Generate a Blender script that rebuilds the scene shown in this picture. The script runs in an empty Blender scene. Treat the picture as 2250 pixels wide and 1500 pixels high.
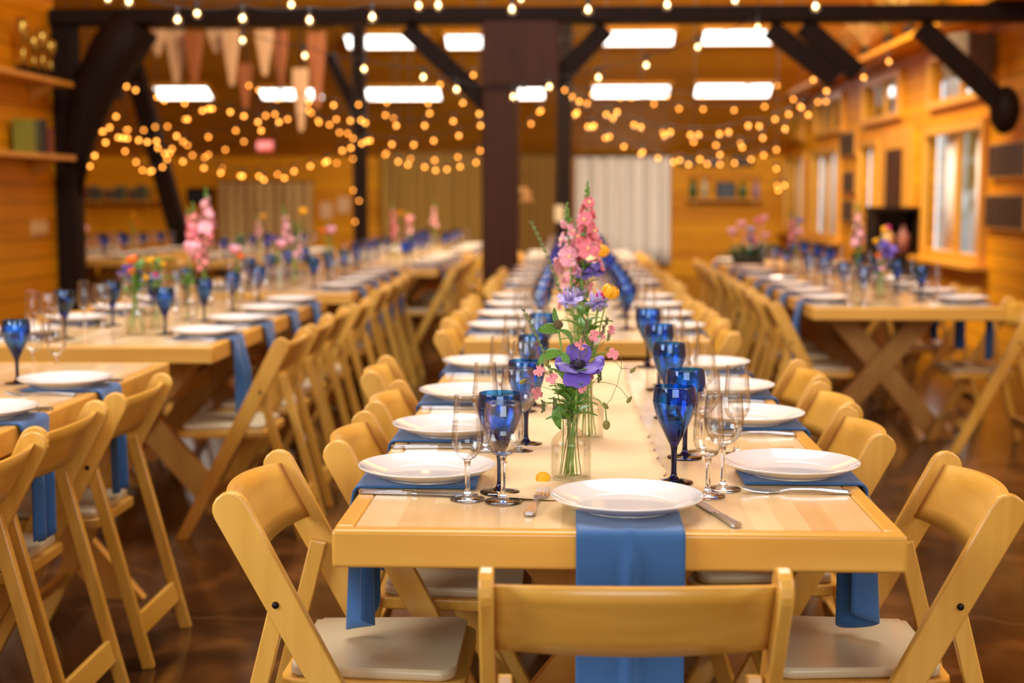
import bpy, bmesh, math, random
from mathutils import Vector, Matrix, Euler
random.seed(7)
C = bpy.context.scene.collection
SC = bpy.context.scene
PI = math.pi

# ------------------------------------------------------------------ camera
F = 3125.0                                   # focal length in pixels of the 2250 px wide frame (50 mm on full frame)
PITCH = math.atan(320 / F)
YAW = math.atan(132 / F * math.cos(PITCH))
EYE = Vector((0, 0, 1.31))
cam_data = bpy.data.cameras.new('camera')
cam = bpy.data.objects.new('camera', cam_data); C.objects.link(cam)
cam_data.sensor_width = 36.0; cam_data.lens = 36.0 * F / 2250
cam.location = EYE; cam.rotation_euler = (PI / 2 - PITCH, 0, YAW)
cam_data.clip_start = 0.05; cam_data.clip_end = 200
cam_data.dof.use_dof = True
cam_data.dof.focus_distance = 2.72
cam_data.dof.aperture_fstop = 2.5
SC.camera = cam

# ------------------------------------------------------------------ light and exposure
SC.view_settings.view_transform = 'Standard'
SC.view_settings.look = 'None'
SC.view_settings.gamma = 1.0
SC.view_settings.use_curve_mapping = False
SC.view_settings.exposure = 0.52
SC.cycles.max_bounces = 10
SC.cycles.transparent_max_bounces = 64
SC.cycles.caustics_reflective = False
SC.cycles.caustics_refractive = False
SC.cycles.sample_clamp_indirect = 6.0

world = bpy.data.worlds.new('overcast_sky'); SC.world = world
world.use_nodes = True
bgn = world.node_tree.nodes['Background']
bgn.inputs[0].default_value = (0.88, 0.95, 1.0, 1); bgn.inputs[1].default_value = 1.0

def area(name, loc, target, sx, sy, power, col):
    d = bpy.data.lights.new(name, 'AREA'); d.shape = 'RECTANGLE'; d.size = sx; d.size_y = sy
    d.energy = power; d.color = col
    o = bpy.data.objects.new(name, d); C.objects.link(o); o.location = loc
    o.rotation_euler = (Vector(target) - Vector(loc)).to_track_quat('-Z', 'Y').to_euler()
    return o
DAY = (0.86, 0.94, 1.0)
WARM = (1.0, 0.80, 0.52)
area('daylight_left', (-3.7, 1.2, 2.3), (0, 3.4, 0.7), 3.0, 1.5, 130, DAY)
area('daylight_right', (3.3, 2.0, 2.3), (0, 4.0, 0.7), 2.6, 1.5, 60, DAY)
area('daylight_behind', (0.3, -3.4, 2.4), (0, 4, 0.9), 4.0, 2.0, 120, DAY)
area('daylight_roof_near', (-0.5, 5.5, 5.3), (-0.4, 6.3, 0), 4.0, 3.0, 290, (0.95, 0.975, 1.0))
area('fill_roof_far', (0.9, 13.0, 5.3), (1.0, 18.5, 0), 3.6, 3.5, 800, (1.0, 0.90, 0.70))  # fill lamp added below the roof to brighten the far walls and ceiling

# ------------------------------------------------------------------ placing helpers
FW = Vector((-math.sin(YAW) * math.cos(PITCH), math.cos(YAW) * math.cos(PITCH), -math.sin(PITCH)))
RT = Vector((math.cos(YAW), math.sin(YAW), 0)); UP = RT.cross(FW)
def ray(x, y): return FW + RT * ((x - 1125) / F) - UP * ((y - 750) / F)
def at_z(x, y, z): d = ray(x, y); return EYE + d * ((z - EYE.z) / d.z)      # point at height z
def at_y(x, y, Y): d = ray(x, y); return EYE + d * (Y / d.y)               # point at distance Y down the hall
def at_x(x, y, X): d = ray(x, y); return EYE + d * (X / d.x)               # point on a side wall

# ------------------------------------------------------------------ materials
def lin(r, g, b):
    f = lambda c: (c / 255 / 12.92) if c <= 10 else ((c / 255 + 0.055) / 1.055) ** 2.4
    return (f(r), f(g), f(b), 1)
def new_mat(name):
    m = bpy.data.materials.new(name); m.use_nodes = True
    nt = m.node_tree; return m, nt, nt.nodes['Principled BSDF']
def plain(name, col, rough=0.5, metal=0.0, spec=0.5, noise=0.0, nscale=20, coat=0.0, sheen=0.0, trans=0.0):
    m, nt, b = new_mat(name)
    b.inputs['Roughness'].default_value = rough; b.inputs['Metallic'].default_value = metal
    b.inputs['Specular IOR Level'].default_value = spec
    b.inputs['Coat Weight'].default_value = coat; b.inputs['Sheen Weight'].default_value = sheen
    b.inputs['Base Color'].default_value = col
    if noise:
        tc = nt.nodes.new('ShaderNodeTexCoord'); nz = nt.nodes.new('ShaderNodeTexNoise')
        nz.inputs['Scale'].default_value = nscale; nz.inputs['Detail'].default_value = 4
        mx = nt.nodes.new('ShaderNodeMix'); mx.data_type = 'RGBA'
        mx.inputs[6].default_value = tuple(c * (1 - noise) for c in col[:3]) + (1,)
        mx.inputs[7].default_value = tuple(min(1, c * (1 + noise)) for c in col[:3]) + (1,)
        nt.links.new(tc.outputs['Object'], nz.inputs['Vector'])
        nt.links.new(nz.outputs['Fac'], mx.inputs[0]); nt.links.new(mx.outputs[2], b.inputs['Base Color'])
    return m
def math_node(nt, op, a, b=None):
    n = nt.nodes.new('ShaderNodeMath'); n.operation = op
    for i, v in enumerate((a, b)):
        if v is None: continue
        if isinstance(v, (int, float)): n.inputs[i].default_value = v
        else: nt.links.new(v, n.inputs[i])
    return n.outputs[0]
def wood(name, ca, cb, across='X', along='Y', width=0.0, length=0.0, rough=0.35, gap=0.0, contrast=1.0, grain=1.0, coat=0.0, rnd=0.0, bump=0.0, spec=0.5):
    """Wood with grain along one axis; width > 0 cuts it into strips, length > 0 cuts strips into staves, gap darkens the joint."""
    m, nt, b = new_mat(name)
    tc = nt.nodes.new('ShaderNodeTexCoord'); sp = nt.nodes.new('ShaderNodeSeparateXYZ')
    nt.links.new(tc.outputs['Object'], sp.inputs[0])
    mp = nt.nodes.new('ShaderNodeMapping'); nt.links.new(tc.outputs['Object'], mp.inputs['Vector'])
    s = {'X': 22.0, 'Y': 22.0, 'Z': 22.0}; s[along] = 1.6
    mp.inputs['Scale'].default_value = (s['X'] * grain, s['Y'] * grain, s['Z'] * grain)
    nz = nt.nodes.new('ShaderNodeTexNoise'); nz.inputs['Scale'].default_value = 1.0; nz.inputs['Detail'].default_value = 5
    nz.inputs['Distortion'].default_value = 0.6
    nt.links.new(mp.outputs[0], nz.inputs['Vector'])
    fac = math_node(nt, 'MULTIPLY', math_node(nt, 'SUBTRACT', nz.outputs['Fac'], 0.5), 1.3 * contrast)
    big = nt.nodes.new('ShaderNodeTexNoise'); big.inputs['Scale'].default_value = 3.0; big.inputs['Detail'].default_value = 2
    nt.links.new(tc.outputs['Object'], big.inputs['Vector'])
    fac = math_node(nt, 'ADD', fac, math_node(nt, 'MULTIPLY', math_node(nt, 'SUBTRACT', big.outputs['Fac'], 0.5), 0.5))
    if rnd:
        oi = nt.nodes.new('ShaderNodeObjectInfo')
        fac = math_node(nt, 'ADD', fac, math_node(nt, 'MULTIPLY', math_node(nt, 'SUBTRACT', oi.outputs['Random'], 0.5), rnd))
    line = None
    if width:
        u = math_node(nt, 'DIVIDE', sp.outputs[across], width); iu = math_node(nt, 'FLOOR', u)
        vec = nt.nodes.new('ShaderNodeCombineXYZ'); nt.links.new(iu, vec.inputs[0])
        if length:
            wn0 = nt.nodes.new('ShaderNodeTexWhiteNoise'); wn0.noise_dimensions = '1D'; nt.links.new(iu, wn0.inputs['W'])
            v = math_node(nt, 'ADD', math_node(nt, 'DIVIDE', sp.outputs[along], length), wn0.outputs['Value'])
            nt.links.new(math_node(nt, 'FLOOR', v), vec.inputs[1])
        wn = nt.nodes.new('ShaderNodeTexWhiteNoise'); wn.noise_dimensions = '2D'; nt.links.new(vec.outputs[0], wn.inputs['Vector'])
        fac = math_node(nt, 'ADD', fac, math_node(nt, 'MULTIPLY', math_node(nt, 'SUBTRACT', wn.outputs['Value'], 0.5), 0.8))
        if gap:
            fr = math_node(nt, 'FRACT', u)
            line = math_node(nt, 'LESS_THAN', fr, gap)
    fac = math_node(nt, 'ADD', fac, 0.5)
    mx = nt.nodes.new('ShaderNodeMix'); mx.data_type = 'RGBA'; mx.clamp_factor = True
    mx.inputs[6].default_value = ca; mx.inputs[7].default_value = cb
    nt.links.new(fac, mx.inputs[0]); out = mx.outputs[2]
    if line is not None:
        m2 = nt.nodes.new('ShaderNodeMix'); m2.data_type = 'RGBA'
        nt.links.new(line, m2.inputs[0]); nt.links.new(out, m2.inputs[6]); m2.inputs[7].default_value = tuple(c * 0.35 for c in ca[:3]) + (1,)
        out = m2.outputs[2]
    nt.links.new(out, b.inputs['Base Color'])
    b.inputs['Specular IOR Level'].default_value = spec
    b.inputs['Roughness'].default_value = rough; b.inputs['Coat Weight'].default_value = coat; b.inputs['Coat Roughness'].default_value = 0.15
    if bump:
        bp = nt.nodes.new('ShaderNodeBump'); bp.inputs['Strength'].default_value = bump; bp.inputs['Distance'].default_value = 0.002
        nt.links.new(nz.outputs['Fac'], bp.inputs['Height']); nt.links.new(bp.outputs[0], b.inputs['Normal'])
    return m
def thin_glass(name, tint, edge, gloss=1.0, power=3.0, cap=0.6, thick=None):
    """Glass wall: clear from the front, darker and more reflective at a grazing angle."""
    m = bpy.data.materials.new(name); m.use_nodes = True; nt = m.node_tree
    for n in list(nt.nodes): nt.nodes.remove(n)
    out = nt.nodes.new('ShaderNodeOutputMaterial'); tr = nt.nodes.new('ShaderNodeBsdfTransparent'); gl = nt.nodes.new('ShaderNodeBsdfGlossy')
    gl.inputs['Roughness'].default_value = 0.02
    lw = nt.nodes.new('ShaderNodeLayerWeight'); lw.inputs['Blend'].default_value = 0.5
    fr = nt.nodes.new('ShaderNodeFresnel'); fr.inputs['IOR'].default_value = 1.45
    mx = nt.nodes.new('ShaderNodeMix'); mx.data_type = 'RGBA'; mx.inputs[6].default_value = tint; mx.inputs[7].default_value = edge
    nt.links.new(math_node(nt, 'POWER', lw.outputs['Facing'], power), mx.inputs[0]); tcol = mx.outputs[2]
    if thick:                                  # the bowl's wall is thicker towards the stem: (z where it is thick, z where it is thin, colour there)
        tc = nt.nodes.new('ShaderNodeTexCoord'); sp = nt.nodes.new('ShaderNodeSeparateXYZ'); nt.links.new(tc.outputs['Object'], sp.inputs[0])
        mr = nt.nodes.new('ShaderNodeMapRange'); mr.inputs[1].default_value = thick[0]; mr.inputs[2].default_value = thick[1]; nt.links.new(sp.outputs['Z'], mr.inputs[0])
        m2 = nt.nodes.new('ShaderNodeMix'); m2.data_type = 'RGBA'; m2.inputs[6].default_value = thick[2]
        nt.links.new(mr.outputs[0], m2.inputs[0]); nt.links.new(tcol, m2.inputs[7]); tcol = m2.outputs[2]
    nt.links.new(tcol, tr.inputs[0])
    ms = nt.nodes.new('ShaderNodeMixShader'); nt.links.new(math_node(nt, 'MINIMUM', math_node(nt, 'MULTIPLY', fr.outputs[0], gloss), cap), ms.inputs[0])
    nt.links.new(tr.outputs[0], ms.inputs[1]); nt.links.new(gl.outputs[0], ms.inputs[2]); nt.links.new(ms.outputs[0], out.inputs[0])
    return m
def solid_glass(name, col, rough=0.0, ior=1.45):
    m, nt, b = new_mat(name)
    b.inputs['Base Color'].default_value = col; b.inputs['Transmission Weight'].default_value = 1.0
    b.inputs['Roughness'].default_value = rough; b.inputs['IOR'].default_value = ior
    return m
def glow(name, col, strength):
    m = bpy.data.materials.new(name); m.use_nodes = True; nt = m.node_tree
    for n in list(nt.nodes): nt.nodes.remove(n)
    out = nt.nodes.new('ShaderNodeOutputMaterial'); e = nt.nodes.new('ShaderNodeEmission')
    e.inputs[0].default_value = col; e.inputs[1].default_value = strength; nt.links.new(e.outputs[0], out.inputs[0])
    return m

M = {}
M['chair'] = wood('honey_maple', lin(198, 140, 44), lin(232, 180, 82), 'X', 'Z', rough=0.32, contrast=1.1, coat=0.25, rnd=0.5)
M['chair_h'] = wood('honey_maple_cross_grain', lin(196, 138, 40), lin(230, 178, 80), 'Z', 'X', rough=0.32, contrast=1.2, coat=0.25, rnd=0.4)
M['vinyl'] = plain('ivory_vinyl', lin(196, 176, 138), 0.3, noise=0.05, nscale=9)
M['bolt'] = plain('dark_iron', lin(40, 34, 30), 0.5, metal=0.8)
M['steel_bar'] = plain('grey_iron', lin(95, 85, 72), 0.45, metal=0.6)
M['top'] = wood('maple_butcher_block', lin(212, 168, 106), lin(242, 214, 160), 'X', 'Y', width=0.046, length=0.62, rough=0.22, contrast=0.45, grain=1.5, coat=0.3)
M['edge_l'] = wood('table_edge_long', lin(202, 144, 48), lin(228, 174, 80), 'X', 'Y', rough=0.3, contrast=0.7, coat=0.2)
M['edge_s'] = wood('table_edge_short', lin(202, 144, 48), lin(228, 174, 80), 'Z', 'X', rough=0.3, contrast=0.7, coat=0.2)
M['leg'] = wood('table_leg_wood', lin(186, 124, 40), lin(220, 160, 70), 'Y', 'Z', rough=0.4, contrast=0.9)
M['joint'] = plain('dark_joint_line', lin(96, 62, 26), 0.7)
M['plate'] = plain('white_china', lin(226, 221, 212), 0.1, coat=0.6)
M['napkin'] = plain('blue_cotton', lin(44, 90, 142), 0.85, sheen=0.2, noise=0.06, nscale=60)
M['runner'] = plain('cream_gauze', lin(226, 194, 144), 0.9, noise=0.10, nscale=120)
M['metal'] = plain('steel', lin(186, 190, 198), 0.26, metal=1.0)
M['clear'] = thin_glass('clear_glass', (0.99, 0.987, 0.975, 1), (0.42, 0.37, 0.30, 1), 1.1, 6.0, 0.3)
M['clear_solid'] = solid_glass('clear_glass_stem', (0.98, 0.97, 0.95, 1))
M['blue'] = thin_glass('cobalt_glass', (0.28, 0.63, 0.97, 1), (0.12, 0.26, 0.74, 1), 1.3, 2.0, 0.6, (0.080, 0.122, (0.08, 0.11, 0.48, 1)))
M['blue_far'] = thin_glass('cobalt_glass_one_wall', (0.075, 0.31, 0.93, 1), (0.02, 0.07, 0.52, 1), 1.4, 2.0, 0.6, (0.080, 0.122, (0.01, 0.014, 0.2, 1)))
M['clear_far'] = thin_glass('clear_glass_one_wall', (0.985, 0.98, 0.965, 1), (0.50, 0.45, 0.38, 1), 1.3, 6.0, 0.3)
M['blue_solid'] = solid_glass('cobalt_glass_stem', (0.004, 0.005, 0.07, 1))
M['vase'] = thin_glass('bottle_glass', (0.995, 0.995, 0.985, 1), (0.62, 0.58, 0.46, 1), 0.4, 9.0, 0.3)
M['water'] = thin_glass('vase_water', (0.985, 0.985, 0.95, 1), (0.90, 0.89, 0.76, 1), 0.15, 4, 0.15)
M['floor'] = None

# ------------------------------------------------------------------ mesh helpers
class MB:
    def __init__(self): self.bm = bmesh.new(); self.mats = []
    def slot(self, m):
        if m not in self.mats: self.mats.append(m)
        return self.mats.index(m)
    def _mark(self, faces, m, smooth):
        i = self.slot(m) if m else 0
        for f in faces: f.material_index = i; f.smooth = smooth
    def box(self, c, s, rot=None, m=None, bevel=0.0, seg=2):
        mat = Matrix.Translation(Vector(c)) @ (rot.to_4x4() if rot else Matrix()) @ Matrix.Diagonal((*s, 1))
        r = bmesh.ops.create_cube(self.bm, size=1.0, matrix=mat)
        vs = r['verts']; es = list({e for v in vs for e in v.link_edges}); fs = list({f for v in vs for f in v.link_faces})
        self._mark(fs, m, False)
        if bevel:
            rb = bmesh.ops.bevel(self.bm, geom=es, offset=bevel, segments=seg, affect='EDGES', profile=0.5)
            self._mark(rb['faces'], m, True)
        return self
    def bar(self, a, b, w, d, side=(0, 1, 0), m=None, bevel=0.0):
        """a straight bar from a to b; w across 'side', d across the other way"""
        a, b = Vector(a), Vector(b); z = (b - a).normalized(); x = Vector(side); x = (x - z * x.dot(z)).normalized(); y = z.cross(x)
        rot = Matrix((x, y, z)).transposed()
        return self.box((a + b) / 2, (w, d, (b - a).length), rot, m, bevel)
    def tube(self, pts, r, m=None, n=8, caps=True):
        pts = [Vector(p) for p in pts]; rs = r if isinstance(r, (list, tuple)) else [r] * len(pts)
        rings = []; prev = None
        for i, p in enumerate(pts):
            t = (pts[min(i + 1, len(pts) - 1)] - pts[max(i - 1, 0)])
            t = t.normalized() if t.length > 1e-9 else Vector((0, 0, 1))
            ref = prev if prev is not None else (Vector((1, 0, 0)) if abs(t.x) < 0.9 else Vector((0, 1, 0)))
            x = (ref - t * ref.dot(t)).normalized(); y = t.cross(x); prev = x
            rings.append([self.bm.verts.new(p + (x * math.cos(2 * PI * k / n) + y * math.sin(2 * PI * k / n)) * rs[i]) for k in range(n)])
        fs = []
        for a, b in zip(rings, rings[1:]):
            for k in range(n): fs.append(self.bm.faces.new((a[k], a[(k + 1) % n], b[(k + 1) % n], b[k])))
        if caps: fs.append(self.bm.faces.new(rings[0][::-1])); fs.append(self.bm.faces.new(rings[-1]))
        self._mark(fs, m, True); return self
    def lathe(self, prof, m=None, n=40, off=(0, 0, 0), facets=None):
        off = Vector(off); rings = []
        for r, z in prof:
            if r < 1e-6: rings.append([self.bm.verts.new(off + Vector((0, 0, z)))])
            else:
                ring = []
                for k in range(n):
                    a = 2 * PI * k / n; q = r
                    ring.append(self.bm.verts.new(off + Vector((q * math.cos(a), q * math.sin(a), z))))
                rings.append(ring)
        fs = []
        for a, b in zip(rings, rings[1:]):
            for k in range(n):
                k2 = (k + 1) % n
                if len(a) == 1 and len(b) == 1: continue
                if len(a) == 1: fs.append(self.bm.faces.new((a[0], b[k2], b[k])))
                elif len(b) == 1: fs.append(self.bm.faces.new((a[k], a[k2], b[0])))
                else: fs.append(self.bm.faces.new((a[k], a[k2], b[k2], b[k])))
        self._mark(fs, m, True); return self
    def sphere(self, c, r, m=None, sc=(1, 1, 1), u=12, v=8, rot=None):
        mat = Matrix.Translation(Vector(c)) @ (rot.to_4x4() if rot else Matrix()) @ Matrix.Diagonal((r * sc[0], r * sc[1], r * sc[2], 1))
        rr = bmesh.ops.create_uvsphere(self.bm, u_segments=u, v_segments=v, radius=1.0, matrix=mat)
        self._mark({f for vv in rr['verts'] for f in vv.link_faces}, m, True); return self
    def prism(self, outline, h0, h1, to3, m=None, bevel=0.0, seg=2):
        """extrude a 2D outline between h0 and h1; to3(a, b, h) -> point"""
        lo = [self.bm.verts.new(to3(a, b, h0)) for a, b in outline]; hi = [self.bm.verts.new(to3(a, b, h1)) for a, b in outline]
        n = len(outline)
        fs = [self.bm.faces.new(lo[::-1]), self.bm.faces.new(hi)]
        fs += [self.bm.faces.new((lo[i], lo[(i + 1) % n], hi[(i + 1) % n], hi[i])) for i in range(n)]
        self._mark(fs, m, False)
        if bevel:
            rim = [e for f in fs[:2] for e in f.edges]
            rb = bmesh.ops.bevel(self.bm, geom=rim, offset=bevel, segments=seg, affect='EDGES', profile=0.5)
            self._mark(rb['faces'], m, True)
        return self
    def grid(self, f, nu, nv, m=None):
        vs = [[self.bm.verts.new(f(i / nu, j / nv)) for j in range(nv + 1)] for i in range(nu + 1)]
        fs = [self.bm.faces.new((vs[i][j], vs[i + 1][j], vs[i + 1][j + 1], vs[i][j + 1])) for i in range(nu) for j in range(nv)]
        self._mark(fs, m, True); return self
    def xform(self, mat): bmesh.ops.transform(self.bm, matrix=mat, verts=self.bm.verts); return self
    def mesh(self, name, mat=None):
        bmesh.ops.recalc_face_normals(self.bm, faces=self.bm.faces)
        me = bpy.data.meshes.new(name); self.bm.to_mesh(me); self.bm.free()
        for m in (self.mats or [mat]): me.materials.append(m)
        if mat is not None and self.mats and self.mats != [mat] and len(self.mats) == 1: me.materials[0] = self.mats[0]
        return me
def link(name, me, parent=None, loc=None):
    o = bpy.data.objects.new(name, me); C.objects.link(o)
    if parent is not None: o.parent = parent
    if loc is not None: o.location = loc
    return o
def obj(name, mb, mat=None, parent=None, loc=None): return link(name, mb.mesh(name, mat), parent, loc)
def tag(o, label=None, cat=None, group=None, kind=None):
    if label: o['label'] = label
    if cat: o['category'] = cat
    if group: o['group'] = group
    if kind: o['kind'] = kind
    return o
def thing(name, label, cat, loc=(0, 0, 0), rz=0, group=None):
    o = bpy.data.objects.new(name, None); C.objects.link(o); o.location = loc; o.rotation_euler = (0, 0, rz)
    o.empty_display_size = 0.05
    return tag(o, label, cat, group)
KIDS = {}
def children(o): return [c for c in bpy.data.objects if c.parent == o] if o not in KIDS else KIDS[o]
def freeze(root):
    kids = [c for c in C.objects if c.parent == root]; KIDS[root] = kids
    for c in kids: freeze(c)
def copy_tree(o, parent=None):
    c = o.copy(); C.objects.link(c)
    if parent is not None: c.parent = parent
    for ch in KIDS.get(o, []): copy_tree(ch, c)
    return c
def solidify(o, t, offset=0.0):
    md = o.modifiers.new('thickness', 'SOLIDIFY'); md.thickness = t; md.offset = offset; return o
def structure(name, mb, mat, parent=None):
    o = obj(name, mb, mat, parent)
    if parent is None: o['kind'] = 'structure'
    return o
class Proto:
    """One kind of thing built once: parts with their meshes; placed whole with parts, or as one joined mesh where it is tiny."""
    def __init__(self, name, cat): self.name, self.cat, self.root, self.joined, self.used = name, cat, None, None, False
    def build(self, fn):
        self.root = thing(self.name, None, self.cat); fn(self.root); freeze(self.root)
        bm = bmesh.new(); mats = []
        for o in self.all(self.root):
            if o.type != 'MESH': continue
            b2 = bmesh.new(); b2.from_mesh(o.data)
            for md in o.modifiers:
                if md.type == 'SOLIDIFY': pass
            idx = []
            for m in o.data.materials:
                if m not in mats: mats.append(m)
                idx.append(mats.index(m))
            for f in b2.faces: f.material_index = idx[f.material_index]
            t = bpy.data.meshes.new('tmp'); bmesh.ops.transform(b2, matrix=o.matrix_basis, verts=b2.verts); b2.to_mesh(t); b2.free()
            bm.from_mesh(t); bpy.data.meshes.remove(t)
        self.joined = bpy.data.meshes.new(self.name); bm.to_mesh(self.joined); bm.free()
        for m in mats: self.joined.materials.append(m)
        return self
    def all(self, o):
        out = []
        for c in KIDS.get(o, []): out.append(c); out += self.all(c)
        return out
    def place(self, loc, rz, label, group=None, parts=True, rot=None, scale=None):
        if parts:
            o = self.root if not self.used else copy_tree(self.root); self.used = True
        else: o = link(self.name, self.joined)
        o.location = loc; o.rotation_euler = rot if rot else (0, 0, rz)
        if scale: o.scale = (scale, scale, scale)
        return tag(o, label, self.cat, group)
    def finish(self):
        if not self.used:
            for o in self.all(self.root): bpy.data.objects.remove(o)
            bpy.data.objects.remove(self.root)

# ================================================================== the room
XL, XR, YE, ZT = -4.0, 3.45, 23.3, 5.9
PINE_A, PINE_B = lin(194, 118, 3), lin(226, 152, 12)
M['pine_y'] = wood('pine_boards_side_wall', PINE_A, PINE_B, 'Z', 'Y', width=0.14, rough=0.55, gap=0.06, contrast=0.8, spec=0.2)
M['pine_x'] = wood('pine_boards_end_wall', PINE_A, PINE_B, 'Z', 'X', width=0.14, rough=0.55, gap=0.06, contrast=0.8, spec=0.2)
M['pine_roof'] = wood('pine_boards_roof', lin(204, 132, 14), lin(232, 164, 34), 'Y', 'X', width=0.15, rough=0.5, gap=0.06, contrast=0.6)
M['trim'] = wood('pine_trim', lin(196, 126, 26), lin(226, 160, 52), 'X', 'Z', rough=0.45)
M['dark'] = wood('dark_timber', lin(20, 11, 6), lin(40, 22, 11), 'X', 'Z', rough=0.6, spec=0.1)
M['red_dark'] = wood('red_brown_timber', lin(50, 25, 11), lin(76, 40, 17), 'X', 'Z', rough=0.5, spec=0.15)
def floor_mat():
    m, nt, b = new_mat('stained_polished_concrete')
    tc = nt.nodes.new('ShaderNodeTexCoord')
    n1 = nt.nodes.new('ShaderNodeTexNoise'); n1.inputs['Scale'].default_value = 2.2; n1.inputs['Detail'].default_value = 7; n1.inputs['Distortion'].default_value = 1.2
    nt.links.new(tc.outputs['Object'], n1.inputs['Vector'])
    cr = nt.nodes.new('ShaderNodeValToRGB'); e = cr.color_ramp.elements
    e[0].position = 0.3; e[0].color = lin(34, 17, 6); e[1].position = 0.72; e[1].color = lin(108, 66, 28)
    x = e.new(0.5); x.color = lin(64, 35, 13)
    nt.links.new(n1.outputs['Fac'], cr.inputs[0])
    vo = nt.nodes.new('ShaderNodeTexVoronoi'); vo.feature = 'DISTANCE_TO_EDGE'; vo.inputs['Scale'].default_value = 1.1
    dn = nt.nodes.new('ShaderNodeTexNoise'); dn.inputs['Scale'].default_value = 3; nt.links.new(tc.outputs['Object'], dn.inputs['Vector'])
    mxv = nt.nodes.new('ShaderNodeMix'); mxv.data_type = 'RGBA'; mxv.inputs[0].default_value = 0.25
    nt.links.new(tc.outputs['Object'], mxv.inputs[6]); nt.links.new(dn.outputs['Color'], mxv.inputs[7]); nt.links.new(mxv.outputs[2], vo.inputs['Vector'])
    ln = math_node(nt, 'MULTIPLY', math_node(nt, 'LESS_THAN', vo.outputs['Distance'], 0.005), 0.15)
    mx = nt.nodes.new('ShaderNodeMix'); mx.data_type = 'RGBA'; nt.links.new(ln, mx.inputs[0]); nt.links.new(cr.outputs[0], mx.inputs[6]); mx.inputs[7].default_value = lin(170, 120, 70)
    nt.links.new(mx.outputs[2], b.inputs['Base Color'])
    b.inputs['Roughness'].default_value = 0.16; b.inputs['Specular IOR Level'].default_value = 0.6
    bp = nt.nodes.new('ShaderNodeBump'); bp.inputs['Strength'].default_value = 0.12; bp.inputs['Distance'].default_value = 0.004
    nt.links.new(n1.outputs['Fac'], bp.inputs['Height']); nt.links.new(bp.outputs[0], b.inputs['Normal'])
    return m
M['floor'] = floor_mat()
structure('floor', MB().box((-2.5, 9.5, -0.05), (13, 28.4, 0.1)), M['floor'])

def wall_with_holes(name, axis, pos, a0, a1, z0, z1, holes, mat, t=0.07, outward=1):
    """a wall slab on plane axis = pos running from a0 to a1, with rectangular holes (b0, b1, c0, c1)"""
    mb = MB(); cuts = sorted({a0, a1, *[v for h in holes for v in h[:2]]})
    for u0, u1 in zip(cuts, cuts[1:]):
        hs = sorted([h for h in holes if h[0] <= u0 + 1e-6 and h[1] >= u1 - 1e-6], key=lambda h: h[2]); z = z0
        for h in hs + [None]:
            zt = h[2] if h else z1
            if zt > z + 1e-6:
                cu, cz = (u0 + u1) / 2, (z + zt) / 2
                if axis == 'x': mb.box((pos + outward * t / 2, cu, cz), (t, u1 - u0, zt - z))
                else: mb.box((cu, pos + outward * t / 2, cz), (u1 - u0, t, zt - z))
            if h: z = h[3]
    return structure(name, mb, mat)

# openings of the right wall: each spans two picture columns, heights are real
def on_right(x): return at_x(x, 430, XR).y
TALL = [(2040, 2166), (1895, 1932), (1790, 1846), (1731, 1770)]
CLERE = [(2046, 2166), (1900, 1976), (1795, 1851), (1730, 1764)]
tall = [(on_right(b), on_right(a), 0.80, 1.88) for a, b in TALL]
clere = [(on_right(b), on_right(a), 2.19, 2.56) for a, b in CLERE]
wall_with_holes('wall_right', 'x', XR, -4, YE + 0.2, 0, 2.75, tall + clere, M['pine_y'])
structure('wall_right_upper', MB().box((XR + 1.2, 9.6, 4.3), (0.14, 27.6, 3.1)), M['pine_y'])
structure('ceiling_right_ledge', MB().box((XR + 0.45, 9.6, 2.78), (1.6, 27.6, 0.06)), M['pine_y'])
glass_m = thin_glass('window_pane', (0.93, 0.96, 0.95, 1), (0.6, 0.65, 0.65, 1), 1.6)
M['curtain_w'] = plain('white_curtain', lin(226, 214, 204), 0.9)
nwin = 0
for h, two in [(t, True) for t in tall] + [(c, False) for c in clere]:
    nwin += 1; y0, y1, z0, z1 = h; w = 0.07
    fr = MB()
    for a, b in (((y0 - w / 2), w), ((y1 + w / 2), w)): fr.box((XR - 0.02, a, (z0 + z1) / 2), (0.08, b, z1 - z0 + 2 * w))
    for z in (z0 - w / 2, z1 + w / 2): fr.box((XR - 0.02, (y0 + y1) / 2, z), (0.08, y1 - y0, w))
    ym = (y0 + y1) / 2
    fr.box((XR + 0.03, ym, (z0 + z1) / 2), (0.05, 0.09 if two else 0.05, z1 - z0))
    f = structure('window_%d' % nwin, fr, M['trim'])
    obj('pane', MB().box((XR + 0.09, ym, (z0 + z1) / 2), (0.008, y1 - y0, z1 - z0)), glass_m, f)
    if two:
        obj('sill', MB().box((XR - 0.07, ym, z0 - w - 0.02), (0.16, y1 - y0 + 0.3, 0.04)), M['trim'], f)
        L = y1 - y0
        for q in (0.15, 0.66):
            yc = y0 + L * q; ww = L * 0.13
            cur = MB().grid(lambda u, v, yc=yc, ww=ww: Vector((XR + 0.055 + 0.015 * math.sin(u * 14), yc + (u - 0.5) * 2 * ww, z0 + 0.01 + v * (z1 - z0 - 0.02))), 24, 2)
            solidify(obj('curtain', cur, M['curtain_w'], f), 0.004)

# far wall
def far(x, y): p = at_y(x, y, YE); return p.x, p.z
wall_with_holes('wall_far', 'y', YE, -8.9, XR + 0.2, 0, ZT, [], M['pine_x'])
structure('wall_left', MB().box((XL - 0.08, 3.5, ZT / 2), (0.16, 15.0, ZT)), M['pine_y'])
structure('wall_left_return', MB().box((-6.5, 11.08, ZT / 2), (4.8, 0.16, ZT)), M['pine_x'])
structure('wall_far_left', MB().box((-8.8, 17.2, ZT / 2), (0.16, 12.4, ZT)), M['pine_y'])
structure('wall_back', MB().box((-0.2, -4.2, ZT / 2), (8.0, 0.16, ZT)), M['pine_x'])
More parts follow.
